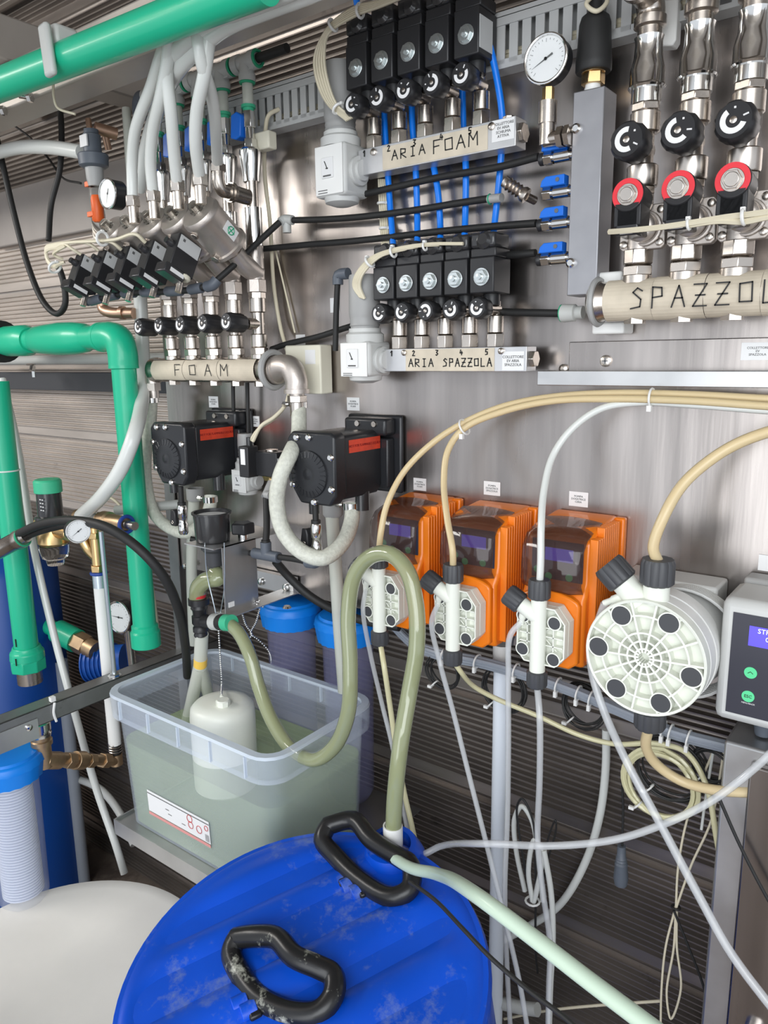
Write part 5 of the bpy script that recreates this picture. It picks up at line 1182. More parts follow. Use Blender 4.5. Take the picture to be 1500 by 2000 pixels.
# pale pipe and rail behind it
q0, q1 = P(-20, 710, -.03), P(330, 692, -.03); q1.z = q0.z = (q0.z+q1.z)/2
tag(MB().cyl(q0, q1, .013, n=18).build('pale_pipe', 'fit_grey'), 'pale horizontal pipe just under the green pipe run', 'pipe')
t = thing('hose_clamp', 'small steel pipe clip below the bulged green valve', 'clamp', P(65, 725, 0))
q = P(64, 712, .0); MB().cyl(q-XX*.03, q+XX*.01, .003, n=8).cyl(q+V((.0, 0, -.004)), q+V((.0, -.004, -.016)), .008, n=6).cyl(q+V((0, 0, -.018)), q+V((0, 0, -.034)), .005, n=8).build('screw', 'chrome', t)
a, b = P(150, 727, -.09), P(150, 763, -.09)
tag(MB().box2((-3.9, .109, b.z), (XL-.005, .075, a.z)).build('dark_rail', 'charcoal', bev=.002), 'dark horizontal rail on the ribbed wall below the green pipe run', 'rail')
# flow meter with orange clips
p = P(183, 318, .14); t = thing('flow_meter', 'slate flow meter with clear tube and orange float at left', 'meter', P(185, 440, .14))
R_ = .0285
MB().lathe(p, ZZ, [(-.010, R_*.8), (-.006, R_), (.014, R_*1.05), (.016, R_*1.0), (.018, R_*.62), (.052, R_*.62), (.054, R_*.5), (.062, R_*.5), (.062, 0)], 24).build('head', 'slate', t)
MB().box(p+V((.0, -R_*.64, .038)), (.024, .003, .022)).build('sticker', 'paper', t)
MB().lathe(p-ZZ*.01, -ZZ, [(0, .018), (.02, .017), (.035, .014)], 18).build('tapered_collar', 'grey', t)
MB().cyl(p-ZZ*.02, p-ZZ*.155, .014, n=20).build('clear_tube', 'glass', t)
MB().lathe(p-ZZ*.062, -ZZ, [(0, .009), (.006, .011), (.048, .011), (.052, .008)], 16).build('float', 'orange_clip', t)
for zz in (.040, .098): MB().box(p+V((-.010, -.004, -zz)), (.022, .016, .010)).build('clip', 'orange_clip', t, bev=.001)
hose('white_hose', 'thick white hose entering the slate flow meter from the left edge', 'hose', [(-60, 320, .12), (-10, 300, .13), (40, 288, .14), (100, 288, .14), (160, 297, .14)], 24, 'hose_white', r=.0145, n=14)
t = thing('nickel_tee', 'dull copper-toned fitting behind the slate flow meter', 'pipe fitting', P(205, 262, .1))
MB().cyl(P(185, 250, .12), P(228, 262, .08), .012, n=14).cyl(P(172, 232, .12), P(176, 258, .12), .006, n=10).cyl(P(205, 262, .1), P(212, 292, .09), .007, n=10).build('fitting', 'copper', t)
c = P(209, 378, .16); gauge(c, (0, -1, 0), .0285, 'pressure gauge with black case beside the slate flow meter', needle=math.radians(250), depth=.03)
t = thing('copper_elbow', 'dull copper elbow below the pilot solenoids at left', 'pipe fitting', P(240, 612, .05))
MB().tube([P(200, 588, .08), P(201, 602, .08), P(214, 610, .08), P(262, 612, .06)], .012, 14, 4).cyl(P(236, 611, .072), P(243, 611, .069), .0145, n=16).build('elbow', 'copper', t)
hose('black_cable', 'thick black cable hanging in a long loop at the left', 'cable', [(-15, 230, .1), (5, 320, .1), (28, 420, .1), (55, 520, .1), (85, 590, .1), (112, 613, .1), (127, 595, .1), (124, 550, .1), (112, 515, .1)], 13, 'rubber', r=.0072)
hose('black_cable', 'black cable dropping from the roof beam to the cream wire loop', 'cable', [(116, 200, .08), (120, 250, .08), (117, 330, .09), (100, 400, .1), (95, 470, .12)], 12, 'rubber', r=.0065)
hose('black_cable', 'thin black cable slung across the grey plate at far left', 'cable', [(20, 240, .0), (60, 270, 0), (95, 310, 0), (120, 345, .02), (158, 358, .1)], 5, 'rubber', r=.0026)
# ---- channel bar sticking out of the wall
A = P(345, 1280, .03); hw = rad(150, 1360, .25, 36)
t = thing('channel_bar', 'galvanised steel channel sticking out from the wall toward the camera', 'bar', (A.x, -.05, A.z-.02))
mb = MB(); y0, y1 = .10, -.95; w_, h_ = .041, .038
mb.box2((A.x-w_, y0, A.z-h_), (A.x, y1, A.z-h_+.003)).box2((A.x-w_, y0, A.z-h_), (A.x-w_+.003, y1, A.z)).box2((A.x-.003, y0, A.z-h_), (A.x, y1, A.z)).box2((A.x-w_, y0, A.z-.003), (A.x, y1, A.z))
mb.build('channel', 'dark_steel', t, bev=.001)
tq = [V((A.x+.002, -.345, A.z+.001)), V((A.x+.003, -.35, A.z-h_*.5)), V((A.x+.001, -.345, A.z-h_-.004))]
t = thing('cable_tie', 'white cable tie wrapped round the steel channel', 'cable tie', tq[0])
MB().tube(tq, .0028, 6, 4).box(tq[0]+V((-.008, 0, .006)), (.010, .010, .010)).build('strap', 'white', t)
# mount plate of the near filter
ya = -.40; q = P(53, 1400, .40)
t = thing('filter_bracket', 'thin steel strip bolted to the channel above the near filter', 'bracket', (A.x, -.45, A.z-.07))
MB().box2((A.x+.0005, -.385, A.z-.062), (A.x+.003, -.9, A.z-.018)).build('strip', 'sheet', t)
MB().lathe((A.x+.003, -.405, A.z-.030), XX, [(0, .007), (.003, .007), (.005, .004), (.005, 0)], 14).build('bolt', 'chrome', t)
# near filter housing
def filt(c, R, h, label, capmt='blue_cap', bowl='bowl', core=None, hcap=.055, ribs=28, bt='tube'):
    c = V(c); t = thing('filter_housing', label, 'filter', c-ZZ*h)
    mb = MB(); n = ribs*2; b = len(mb.v)
    for zz, k in ((0, 1.10), (-.004, 1.16), (-hcap*.35, 1.16), (-hcap*.36, 1.13), (-hcap, 1.05)):
        for i in range(n): a = 2*math.pi*i/n; rr = R*k*(1+(.05 if i % 2 and zz < -hcap*.3 else 0)); mb.v.append(c+V((math.cos(a)*rr, math.sin(a)*rr, zz)))
    for k in range(4):
        for i in range(n): mb.f.append((b+k*n+i, b+(k+1)*n+i, b+(k+1)*n+(i+1) % n, b+k*n+(i+1) % n))
    mb.f.append(tuple(b+i for i in range(n))); mb.build('lock_ring', capmt, t, sharp=50)
    MB().lathe(c, ZZ, [(0, R*1.05), (.005, R*1.0), (.008, R*.7), (.008, 0)], 28).build('head', capmt, t)
    MB().lathe(c-ZZ*(hcap-.004), -ZZ, [(0, R*.93), (h-hcap-.03, R*.86), (h-hcap-.01, R*.7), (h-hcap, R*.3), (h-hcap, 0)], 32).build('bowl', bowl, t, sharp=60)
    if core:
        mb = MB(); nn = int((h-hcap-.04)/.0065)
        pr = []
        for k in range(nn): zz = .004+.0065*k; pr += [(zz, R*.60), (zz+.0012, R*.70), (zz+.0040, R*.70), (zz+.0046, R*.60)]
        MB().lathe(c-ZZ*hcap, -ZZ, [(0, 0)]+pr+[(pr[-1][0], 0)], 28).build('mesh_core', core, t, sharp=20)
    return t
A2 = P(8, 1430, .42)
fR = rad(20, 1500, .42, 112)
filt((A2.x-.0, -.42, P(20, 1478, .42).z), fR, P(20, 1478, .42).z-P(20, 1745, .42).z, 'near filter with bright blue head and white mesh core at the left edge', core='filter_white', hcap=.05, ribs=20, bowl='bowl_clear')
# blue tank behind
q = P(-10, 1400, -.0); Rt = .15
tx = P(92, 1600, .12)
tt = thing('blue_tank', 'tall dark blue pressure tank behind the near filter', 'tank', (tx.x-.155, -.10, FZ))
MB().lathe((tx.x-.155, -.10, FZ), ZZ, [(0, .12), (.01, .155), (P(0, 1060, .1).z-FZ-.08, .155), (P(0, 1060, .1).z-FZ-.02, .12), (P(0, 1060, .1).z-FZ+.02, .04), (P(0, 1060, .1).z-FZ+.02, 0)], 48).build('shell', 'blue_tank', tt)
# brass pressure reducer
p = P(96, 975, .22); t = thing('pressure_reducer', 'brass pressure reducer with green cap, black bonnet and clear bowl', 'valve', P(112, 1120, .22))
MB().lathe(p+ZZ*.016, ZZ, [(0, .030), (.026, .030), (.030, .026), (.030, 0)], 24).build('green_cap', 'green_cap', t, bev=.001)
MB().lathe(p+ZZ*.016, -ZZ, [(0, .0265), (.052, .0275), (.054, .034), (.060, .035)], 26).build('bonnet', 'black_satin', t)
for k in range(2):
    for j in range(4): MB().box(p+V((.010+.009*k, -.0262, .004-.008*j)), (.0045, .0012, .002)).build('scale_mark', 'dot_white', t) if j < 4 else None
q = p-ZZ*.044
MB().lathe(q, -ZZ, [(0, .034), (.010, .037), (.016, .030), (.036, .034), (.056, .034), (.062, .028)], 26).cyl(q+V((-.06, 0, -.026)), q+V((.075, 0, -.026)), .017, n=16).cyl(q+V((-.055, 0, -.026)), q+V((-.035, 0, -.026)), .022, n=6).build('brass_body', 'brass', t, bev=.001)
MB().lathe(q-ZZ*.062, -ZZ, [(0, .032), (.006, .033), (.028, .028), (.034, .020), (.046, .018), (.046, 0)], 26).build('clear_bowl', 'glass', t)
gq = P(153, 1038, .35); gauge(gq, (.93, -.36, .12), .0218, 'small pressure gauge on the brass reducer, needle pointing lower left', needle=math.radians(215), depth=.034)
# brass tee group right of it
p = P(190, 1010, .165); t = thing('brass_valve_group', 'brass tee and angled valve body with blue rings behind the small gauge', 'valve', P(190, 1120, .2))
a, b = P(150, 1012, .2), P(275, 1004, .13)
a = V((p.x-.03, -.165, p.z)); 
MB().lathe(V((p.x-.045, -.185, p.z)), V((1, .0, .02)), [(0, .017), (.10, .018), (.102, .022), (.122, .022), (.126, .018), (.165, .018), (.180, .015)], 18).build('brass_arm', 'old_brass', t)
MB().cyl(V((p.x-.030, -.185, p.z)), V((p.x+.045, -.185, p.z)), .0205, n=18).build('chrome_barrel', 'chrome', t)
e_ = V((p.x+.140, -.185, p.z+.004)); MB().ring(e_, XX, .0175, .004, 22, 8).build('blue_ring', 'blue_ring', t)
MB().cyl(e_, e_+XX*.03, .009, n=14).build('nipple', 'nickel', t)
v0 = V((p.x-.014, -.165, p.z-.008))
MB().cyl(v0, v0-ZZ*.105, .0135, n=18).cyl(v0-ZZ*.028, v0-ZZ*.042, .0175, n=6).cyl(v0-ZZ*.105, v0-ZZ*.12, .018, n=6).tube([v0-ZZ*.088, v0+V((-.022, -.006, -.070)), v0+V((-.032, -.010, -.050))], .013, 14, 3).build('brass_tee', 'brass', t, bev=.001)
v1 = v0-ZZ*.124; MB().ring(v1, ZZ, .0165, .004, 22, 8).build('blue_ring', 'blue_ring', t)
MB().lathe(v1, -ZZ, [(0, .0155), (.034, .0155)], 18).build('steel_ferrule', 'zinc', t)
lo = P(209, 1478, .165)
wp = tag(MB().cyl(v1-ZZ*.030, V((v1.x+.001, -.165, P(209, 1445, .165).z)), .0150, n=22).build('white_pipe', 'white'), 'white pipe hanging from the brass tee down past the channel', 'pipe')
zl = P(209, 1440, .165).z
t = thing('spring_hose_end', 'spring-wrapped end of the white pipe above the brass elbow', 'pipe fitting', (v1.x, -.165, zl-.03))
MB().cyl((v1.x, -.165, zl), (v1.x, -.165, zl-.032), .0135, n=18).build('rubber_end', 'rubber', t)
mb = MB(); mb.tube([V((v1.x+.0150*math.cos(a/8*2*math.pi), -.165+.0150*math.sin(a/8*2*math.pi), zl-.0008*a)) for a in range(36)], .0016, 5, 1); mb.build('spring', 'nickel', t)
# lower brass run
t = thing('brass_run', 'old brass elbow and union run between the near filter and the white pipe', 'pipe fitting', P(140, 1500, .3))
a = V((v1.x, -.165, zl-.045)); b_ = P(85, 1480, .36)
MB().cyl(a+ZZ*.012, a-ZZ*.016, .015, n=14).cyl(a-ZZ*.006, a+(b_-a)*1.0, .013, n=14).build('brass_pipe', 'old_brass', t)
dv = (b_-a).normalized(); L = (b_-a).length
for s0, s1, R_, n_ in ((.12, .22, .018, 6), (.34, .42, .0175, 6), (.48, .60, .0205, 18), (.62, .72, .019, 6), (.80, 1.0, .019, 14)): MB().cyl(a-ZZ*.006+dv*L*s0, a-ZZ*.006+dv*L*s1, R_, n=n_).build('union_nut', 'old_brass', t, bev=.001)
MB().lathe(b_-ZZ*.02, ZZ, [(0, .018), (.05, .018), (.052, .022), (.062, .022), (.064, .019), (.074, .019)], 18).build('upright_elbow', 'old_brass', t)
MB().lathe(b_+ZZ*.052, ZZ, [(0, .021), (.006, .022), (.008, .018), (.012, .018), (.014, .022), (.030, .022)], 18).build('chrome_union', 'chrome', t)
# threaded rod
a, b = P(197, 1040, .2), P(227, 1300, .12)
tp_ = V((A.x-.016, -.190, A.z))
t = thing('threaded_rod', 'zinc threaded rod standing on the steel channel', 'rod', tp_)
MB().cyl(tp_, P(197, 1038, .205), .0050, n=10).build('rod', 'zinc', t)
MB().cyl(tp_, tp_+ZZ*.008, .011, n=6).lathe(tp_, ZZ, [(0, .015), (.002, .015)], 16).build('nut', 'chrome', t)
MB().cyl(tp_-ZZ*(h_+.001), tp_-ZZ*(h_+.010), .009, n=6).build('lower_nut', 'chrome', t)
gq = P(231, 1206, .05); gauge(gq, (.12, -1, .05), .042, 'pressure gauge with black case behind the threaded rod', needle=math.radians(180), depth=.03,
      stem=[('chrome_stem', gq+V((.0, .025, -.034)), gq+V((0, .030, -.175)), .011, 14, 'chrome')])
# blue finned motor and green feed behind
q = P(200, 1290, -.0); t = thing('motor_pump', 'blue finned motor pump behind the white pipe', 'pump', q-ZZ*.08)
MB().cyl(P(172, 1296, .02), P(246, 1290, -.04), .046, n=28).build('motor_body', 'blue_motor', t)
a, b = P(172, 1296, .02), P(222, 1292, -.02); dv = (b-a)
for k in range(7): c_ = a+dv*(k/6); MB().cyl(c_, c_+dv*.05, .051, n=28).build('fin', 'blue_motor', t)
g = thing('green_feed_pipe', 'green pipe with brass hex union leading to the blue motor pump', 'pipe', P(110, 1250, .05))
a, b = P(60, 1205, .06), P(150, 1252, .03); MB().cyl(a, a+(b-a)*.65, .022, n=20).build('pipe', 'green', g); MB().cyl(a+(b-a)*.6, b, .033, n=20).build('socket', 'green', g); MB().cyl(b, b+(b-a)*.22, .030, n=6).cyl(b+(b-a)*.22, b+(b-a)*.4, .026, n=16).build('metal_union', 'old_brass', g)
hose('black_hose', 'heavy black hose arching from the left edge over the brass group and down', 'hose', [(-30, 1080, .33), (20, 1052, .33), (80, 1024, .33), (150, 1017, .33), (215, 1033, .32), (275, 1075, .30), (322, 1130, .27), (350, 1195, .23), (362, 1260, .18), (366, 1320, .12)], 18, 'rubber', r=.0092, n=12)
hose('black_hose', 'short black hose running beside the heavy arch into the silver coupling', 'hose', [(48, 1048, .31), (80, 1036, .31), (120, 1026, .30), (150, 1022, .28)], 16, 'rubber', r=.0085, n=12)
t = thing('hose_coupling', 'silver hose coupling with green band at the left edge', 'coupling', P(20, 1080, .33))
a, b = P(52, 1046, .32), P(-20, 1085, .35); dv = (b-a).normalized()
MB().lathe(a, dv, [(0, .014), (.012, .016), (.014, .021), (.030, .021), (.034, .018), (.1, .018)], 20).build('sleeve', 'nickel', t); MB().ring(a+dv*.013, dv, .0185, .0022, 22, 6).build('green_band', 'green_mark', t)
hose('milky_strip', 'long pale flat tube slanting from the green riser down to the white drum', 'tube', [(4, 740, .12), (30, 850, .13), (49, 960, .14), (66, 1070, .16), (104, 1235, .17), (140, 1370, .18), (188, 1540, .18), (226, 1650, .18), (243, 1706, .18)], 15, 'hose_white', r=.0095, n=8)
hose('grey_pipe', 'lilac grey pipe slanting down left of the tub into the shadows', 'pipe', [(118, 1290, .02), (132, 1420, .02), (146, 1560, .02), (164, 1730, .02)], 28, 'cable_grey', r=.020, n=16)
hose('cream_cable', 'cream cable wriggling down beside the second green riser', 'cable', [(210, 968, .06), (232, 985, .06), (258, 1030, .06), (278, 1085, .06), (296, 1140, .06), (305, 1200, .06), (312, 1260, .05)], 7, 'cable', r=.0036)
tag(MB().cyl(P(225, 997, .12), P(350, 985, .03), .011, n=14).build('pale_pipe', 'fit_grey'), 'pale pipe passing behind the second green riser to the panel edge', 'pipe')
hose('grey_conduit', 'pale conduit curving across the dark floor left of the tub', 'pipe', [(95, 1500, .0), (150, 1520, .0), (200, 1545, .02), (235, 1590, .04), (262, 1650, .06)], 14, 'fit_grey', r=.011, n=10)
# ================================================================ TUB, DRUMS
TX0, TX1, TY0, TY1, TZ0, TZ1 = -1.325, -.845, -.31, -.02, .905, 1.195
WZ = 1.088
def rrect(x0, x1, y0, y1, r, z, n=5):
    out = []
    for cx, cy, a0 in ((x1-r, y1-r, 0), (x0+r, y1-r, 90), (x0+r, y0+r, 180), (x1-r, y0+r, 270)):
        for k in range(n+1): a = math.radians(a0+90*k/n); out.append(V((cx+r*math.cos(a), cy+r*math.sin(a), z)))
    return out
def loft(rings, cap0=True, cap1=False):
    mb = MB(); n = len(rings[0])
    for r in rings: mb.v += r
    for k in range(len(rings)-1):
        for i in range(n): mb.f.append((k*n+i, k*n+(i+1) % n, (k+1)*n+(i+1) % n, (k+1)*n+i))
    if cap0: mb.f.append(tuple(reversed(range(n))))
    if cap1: mb.f.append(tuple((len(rings)-1)*n+i for i in range(n)))
    return mb
def tr(z, ins=0.0):
    k = (TZ1-z)/(TZ1-TZ0)*.011+ins
    return rrect(TX0+.010+k, TX1-.010-k, TY0+.010+k, TY1-.010-k, .035, z)
t = thing('storage_tub', 'translucent plastic storage tub of greenish liquid on a steel tray', 'tub', ((TX0+TX1)/2, (TY0+TY1)/2, TZ0))
o = loft([tr(TZ0), tr(TZ0+.01), tr(WZ), tr(TZ1-.05), tr(TZ1)]).build('wall', 'tub', t, sharp=50)
def ro(z, e): return rrect(TX0+.010-e, TX1-.010+e, TY0+.010-e, TY1-.010+e, .036+e, z)
loft([ro(TZ1-.046, .004), ro(TZ1-.050, .012), ro(TZ1-.004, .014), ro(TZ1, .012), ro(TZ1, -.002), ro(TZ1-.006, -.003)], False).build('rim_skirt', 'tub', t, sharp=50)
loft([ro(TZ1-.004, .0145), ro(TZ1+.001, .0125), ro(TZ1+.001, -.002), ro(TZ1-.004, -.003)], False).build('rim_lip', 'tub_rim', t, sharp=50)
for k in range(5):
    x = TX0+.06+k*.09
    MB().box2((x, TY0+.0005, TZ1-.045), (x+.003, TY0-.005, TZ1-.006)).build('rim_rib', 'tub_rim', t)
    MB().box2((x, TY1+.004, TZ1-.045), (x+.003, TY1-.002, TZ1-.006)).build('rim_rib', 'tub_rim', t)
# printed label on the front
ly = TY0+.010+.016; Rl = None
a = P(290, 1537, .297); b = P(413, 1640, .29); la = P(296, 1582, .297)
yl = lambda z: TY0+.010+(TZ1-z)/(TZ1-TZ0)*.011-.0012
lx0, lx1 = P(292, 1560, .29).x, P(412, 1620, .29).x; lz0, lz1 = (P(296, 1583, .29).z+P(415, 1648, .29).z)/2, (P(289, 1535, .29).z+P(408, 1607, .29).z)/2
mb = MB().add([(lx0, yl(lz0), lz0), (lx1, yl(lz0), lz0), (lx1, yl(lz1), lz1), (lx0, yl(lz1), lz1), (lx0, yl(lz0)-.0006, lz0), (lx1, yl(lz0)-.0006, lz0), (lx1, yl(lz1)-.0006, lz1), (lx0, yl(lz1)-.0006, lz1)], [(0, 3, 2, 1), (4, 5, 6, 7), (0, 1, 5, 4), (1, 2, 6, 5), (2, 3, 7, 6), (3, 0, 4, 7)])
lb = mb.build('paper_label', 'paper', t)
hh = lz1-lz0; ww = lx1-lx0
def lbx(nm, u0, u1, v0, v1, mt, e=.0012): 
    z0_, z1_ = lz0+hh*v0, lz0+hh*v1
    MB().add([(lx0+ww*u0, yl(z0_)-e, z0_), (lx0+ww*u1, yl(z0_)-e, z0_), (lx0+ww*u1, yl(z1_)-e, z1_), (lx0+ww*u0, yl(z1_)-e, z1_)], [(0, 1, 2, 3)]).build(nm, mt, lb)
lbx('pink_band', 0.0, 1, -.16, -.02, 'pink'); lbx('top_line', 0, 1, .86, .90, 'print'); lbx('bleached_panel', .05, .62, .1, .82, 'pink') if False else None
for k, (u, v) in enumerate(((.30, .52), (.34, .34), (.56, .24))): lbx('small_print', u, u+.06, v, v+.03, 'print')
def lring(u, v, r): 
    z_ = lz0+hh*v; MB().ring((lx0+ww*u, yl(z_)-.0014, z_), OUT, r, .0006, 20, 4).build('pictogram', 'red', lb)
lring(.70, .70, .0075); lring(.71, .42, .007); lring(.84, .42, .0075)
for k in range(7): lbx('barcode_bar', .93+.009*k, .933+.009*k, .06, .38, 'print')
lring(.955, .66, .005)
# liquid
tl = lambda z: [v for v in tr(z, .003)]
tag(loft([tl(TZ0+.003), tl(TZ0+.02), tl(WZ)], True, True).build('tub_liquid', 'liquid', sharp=50), 'pale green liquid filling two thirds of the storage tub', 'liquid')
# tray
t = thing('steel_tray', 'folded steel tray carrying the storage tub', 'tray', ((TX0+TX1)/2, -.16, TZ0-.03))
MB().box2((TX0+.004, TY0-.004, TZ0-.030), (TX1+.02, TY0-.001, TZ0+.004)).build('front_lip', 'sheet', t)
MB().box2((TX0+.004, TY0-.001, TZ0-.004), (TX1+.02, .10, TZ0-.001)).build('base', 'sheet', t)
MB().box2((TX0+.004, TY0-.001, TZ0-.030), (TX0+.007, .10, TZ0+.004)).build('side_lip', 'sheet', t)
for x in (TX0+.02, TX1-.03): MB().box2((x, -.02, FZ), (x+.025, .005, TZ0-.004)).build('leg', 'dark_steel', t)
# float bottle
bc = V((-1.086, -.203, 1.018)); 
t = thing('float_bottle', 'white plastic float bottle standing in the green liquid', 'bottle', bc)
MB().lathe(bc, ZZ, [(0, .056), (.006, .062), (.150, .063), (.168, .061), (.176, .054), (.180, .036), (.180, 0)], 40).build('body', 'bottle', t)
cp = V((bc.x+.018, bc.y-.012, bc.z+.178)); MB().lathe(cp, ZZ, [(0, .012), (.0, .013), (.012, .014), (.014, .012), (.014, 0)], 8).build('cap', 'cream_white', t)
MB().tube([cp+V((-.02, .012, .0)), cp+V((-.018, .012, .012)), cp+V((-.010, .008, .012))], .003, 8, 3).build('lug', 'cream_white', t)
# bead chains
def chain(name, label, pts, step=.0062):
    ps = spline([P(*q) if not isinstance(q, V) else q for q in pts], 14); mb = MB(); acc = 0; mb.ball(ps[0], .0022, 8, 5)
    for a, b in zip(ps, ps[1:]):
        L = (b-a).length; s_ = step-acc
        while s_ <= L: mb.ball(a+(b-a)*(s_/L), .0022, 8, 5); s_ += step
        acc = (acc+L) % step
    o = mb.build(name, 'bead', sharp=80); o['kind'] = 'stuff'; return tag(o, label, 'chain')
chain('bead_chain', 'silver bead chain hanging down to the float bottle', [(427, 1232, .19), (430, 1280, .175), (433, 1330, .155), cp+V((-.018, .012, .014))])
chain('bead_chain', 'silver bead chain crossing below the bracket and trailing behind the tub', [(507, 1190, .10), (500, 1215, .09), (490, 1238, .08), (505, 1250, .06), (525, 1272, .04), (530, 1310, .0), (531, 1345, .0)])
chain('bead_chain', 'short silver bead chain looped on the bracket bottom plate', [(472, 1195, .12), (480, 1220, .10), (492, 1240, .08), (486, 1247, .08)])
chain('bead_chain', 'clump of silver bead chain lying on the bracket bottom plate', [(488, 1165, .12), (495, 1178, .12), (508, 1172, .115), (500, 1184, .12), (514, 1185, .11)])
for i, q in enumerate([[(400, 1060, .21), (404, 1120, .2), (420, 1190, .195), (427, 1232, .19)], [(438, 1060, .2), (438, 1150, .195), (431, 1195, .19), (427, 1232, .19)]]):
    hose('hanger_wire', f'{["left", "right"][i]} thin steel hanger wire from the cup bracket to the bead chain', 'wire', q, 3, 'zinc', r=.0011, n=6, k=3)
# clear drop tube with yellow slug and milky legs
t = thing('drop_tube', 'clear drop tube with a yellow slug below the black barbed valve', 'tube', P(394, 1300, .18))
a, b = P(394, 1238, .19), P(391, 1302, .175)
MB().cyl(a, b, .0135, n=20).build('tube', 'hose_milky', t); MB().cyl(a+(b-a)*.72, a+(b-a)*.95, .0138, n=20).build('yellow_slug', 'amber', t)
for i, (e, l) in enumerate([(P(362, 1420, .13), 'left'), (P(408, 1360, .12), 'right')]): MB().tube([b, (b+e)/2, e], [.014, .013, .012], 14, 3).build('split_leg', 'hose_milky', t)
# ---- blue filter pair behind the tub
for i, (px, py, l) in enumerate([(567, 1182, 'left clear filter housing with bright blue cap under the panel edge'), (678, 1198, 'right clear filter housing with bright blue cap, behind the arched hose')]):
    c = P(px, py, -.030); c.z = P(622, 1188, -.03).z
    filt((c.x, .030, c.z), .057, .42, l, ribs=22, hcap=.05)
# ---- blue drum
dc = V((-.5997, -.5016, 1.0739)); DR = .2436; TILT = math.atan(.2); NRM = V((0, -math.sin(TILT), math.cos(TILT)))
RT = Matrix.Rotation(TILT, 3, 'X')
HD = (dc.z-FZ-DR*.9*math.sin(TILT))/math.cos(TILT)
base_ = dc-NRM*HD
def PDW(px, py, h=0.0):
    r = _ray(px, py); return CAM+r*((NRM.dot(dc-CAM)+h)/NRM.dot(r))
def PDL(px, py, z):
    return base_+RT.transposed() @ (PDW(px, py, z-(base_.z+HD))-base_)
PH0 = PH
t = thing('blue_drum', 'large bright blue plastic drum with two black carrying handles', 'drum', base_)
dcw = dc.copy(); dc = base_+ZZ*HD; PH = PDL
# body with slight dome and moulded ridges across the lid
Hh = HD
MB().lathe(base_, ZZ, [(0, DR*.85), (.02, DR*.95), (.05, DR*.97), (Hh*.33, DR), (Hh*.36, DR*.975), (Hh*.39, DR), (Hh*.63, DR), (Hh*.66, DR*.975), (Hh*.69, DR), (Hh-.07, DR*.985), (Hh-.035, DR*.99), (Hh-.012, DR*1.0), (Hh-.002, DR*.985)], 72).build('barrel', 'drum_blue', t, sharp=60)
# lid: height field with parallel troughs
la_ = math.radians(62)   # direction the ridges run
e1 = V((math.cos(la_), math.sin(la_), 0)); e2 = V((-e1.y, e1.x, 0))
def lz(u, v):
    r = math.hypot(u, v)/DR
    z = .0
    if r < .90:
        k = min(1, (.90-r)/.12)
        for cc, wd, dp in ((-.58, .13, .020), (-.16, .09, .012), (.26, .12, .020), (.62, .09, .013)):
            z -= dp*k*math.exp(-((v/DR-cc)/wd)**2)
        z += .006*k
    z -= .010*max(0, (r-.93)/.07)**2
    return z
mb = MB(); nr, na = 34, 96
mb.v.append(V((dc.x, dc.y, dc.z+lz(0, 0))))
for i in range(1, nr+1):
    for j in range(na):
        a = 2*math.pi*j/na; rr = DR*.995*i/nr; u, v = rr*math.cos(a), rr*math.sin(a); p = dc+e1*u+e2*v; mb.v.append(V((p.x, p.y, dc.z+lz(u, v))))
for j in range(na): mb.f.append((0, 1+j, 1+(j+1) % na))
for i in range(nr-1):
    for j in range(na): a = 1+i*na; mb.f.append((a+j, a+na+j, a+na+(j+1) % na, a+(j+1) % na))
mb.build('lid', 'drum_blue', t, sharp=75)
bc_ = PH(768, 1672, dc.z+.004)
MB().lathe(bc_-ZZ*.006, ZZ, [(0, .050), (.010, .047), (.026, .040), (.030, .038), (.030, .030), (.004, .028), (.004, 0)], 32).build('bung_neck', 'drum_blue', t)
q = PH(510, 1990, dc.z+.0); MB().lathe(q-ZZ*.004, ZZ, [(0, .034), (.014, .030), (.016, .024), (.012, .022), (.012, 0)], 28).build('second_bung', 'drum_blue', t)
a, b = PH(598, 1868, dc.z+.006), PH(685, 1772, dc.z+.006); MB().tube([a, (a+b)/2, b], .0014, 6, 2).build('mould_line', 'drum_blue', t)
# handles: closed D loops lying over hinge lugs
def handle(pix, h, lug, label, mt, wpx):
    ps = [PH(x, y, dc.z+z) for x, y, z in pix]
    k = MB().tube(ps, h, 10, 5, True).build('carrying_handle', mt, t, sharp=60); k['label'] = label
    for (x, y) in lug:
        q = PH(x, y, dc.z+.012); MB().cyl(q-e1*.010+V((0, 0, 0)), q+e1*.010, .012, n=14).build('hinge_lug', 'drum_blue', t, bev=.001)
    return k
handle([(640, 1612, .045), (690, 1602, .05), (725, 1640, .045), (780, 1675, .04), (802, 1690, .04), (800, 1735, .03), (765, 1752, .022), (700, 1716, .018), (655, 1672, .022), (630, 1640, .035)], .0140, [(698, 1742), (680, 1730)], 'clean black carrying handle', 'handle_black', 30)
handle([(462, 1832, .030), (500, 1828, .04), (540, 1832, .045), (575, 1868, .045), (625, 1890, .04), (650, 1905, .035), (652, 1940, .03), (625, 1975, .022), (570, 1978, .016), (505, 1948, .014), (468, 1900, .016), (452, 1860, .022)], .0140, [(487, 1975), (470, 1962)], 'black carrying handle with white crusts', 'drum_handle', 30)
for (x, y) in ((712, 1748), (672, 1728), (455, 1955), (500, 1985)):
    q = PH(x, y, dc.z+.010); MB().box(q, (.016, .014, .018), Matrix.Rotation(la_, 3, 'Z')).build('hinge_block', 'handle_black', t, bev=.003)
bcl = bc_.copy(); bc_ = PDW(768, 1672, .004); PH = PH0; t.rotation_euler = (TILT, 0, 0)
q = PDW(621, 1811, .009); tag(MB().ring(q, NRM, .0105, .0022, 28, 8).build('rubber_ring', 'rubber'), 'small black rubber ring lying on the blue drum lid', 'ring')
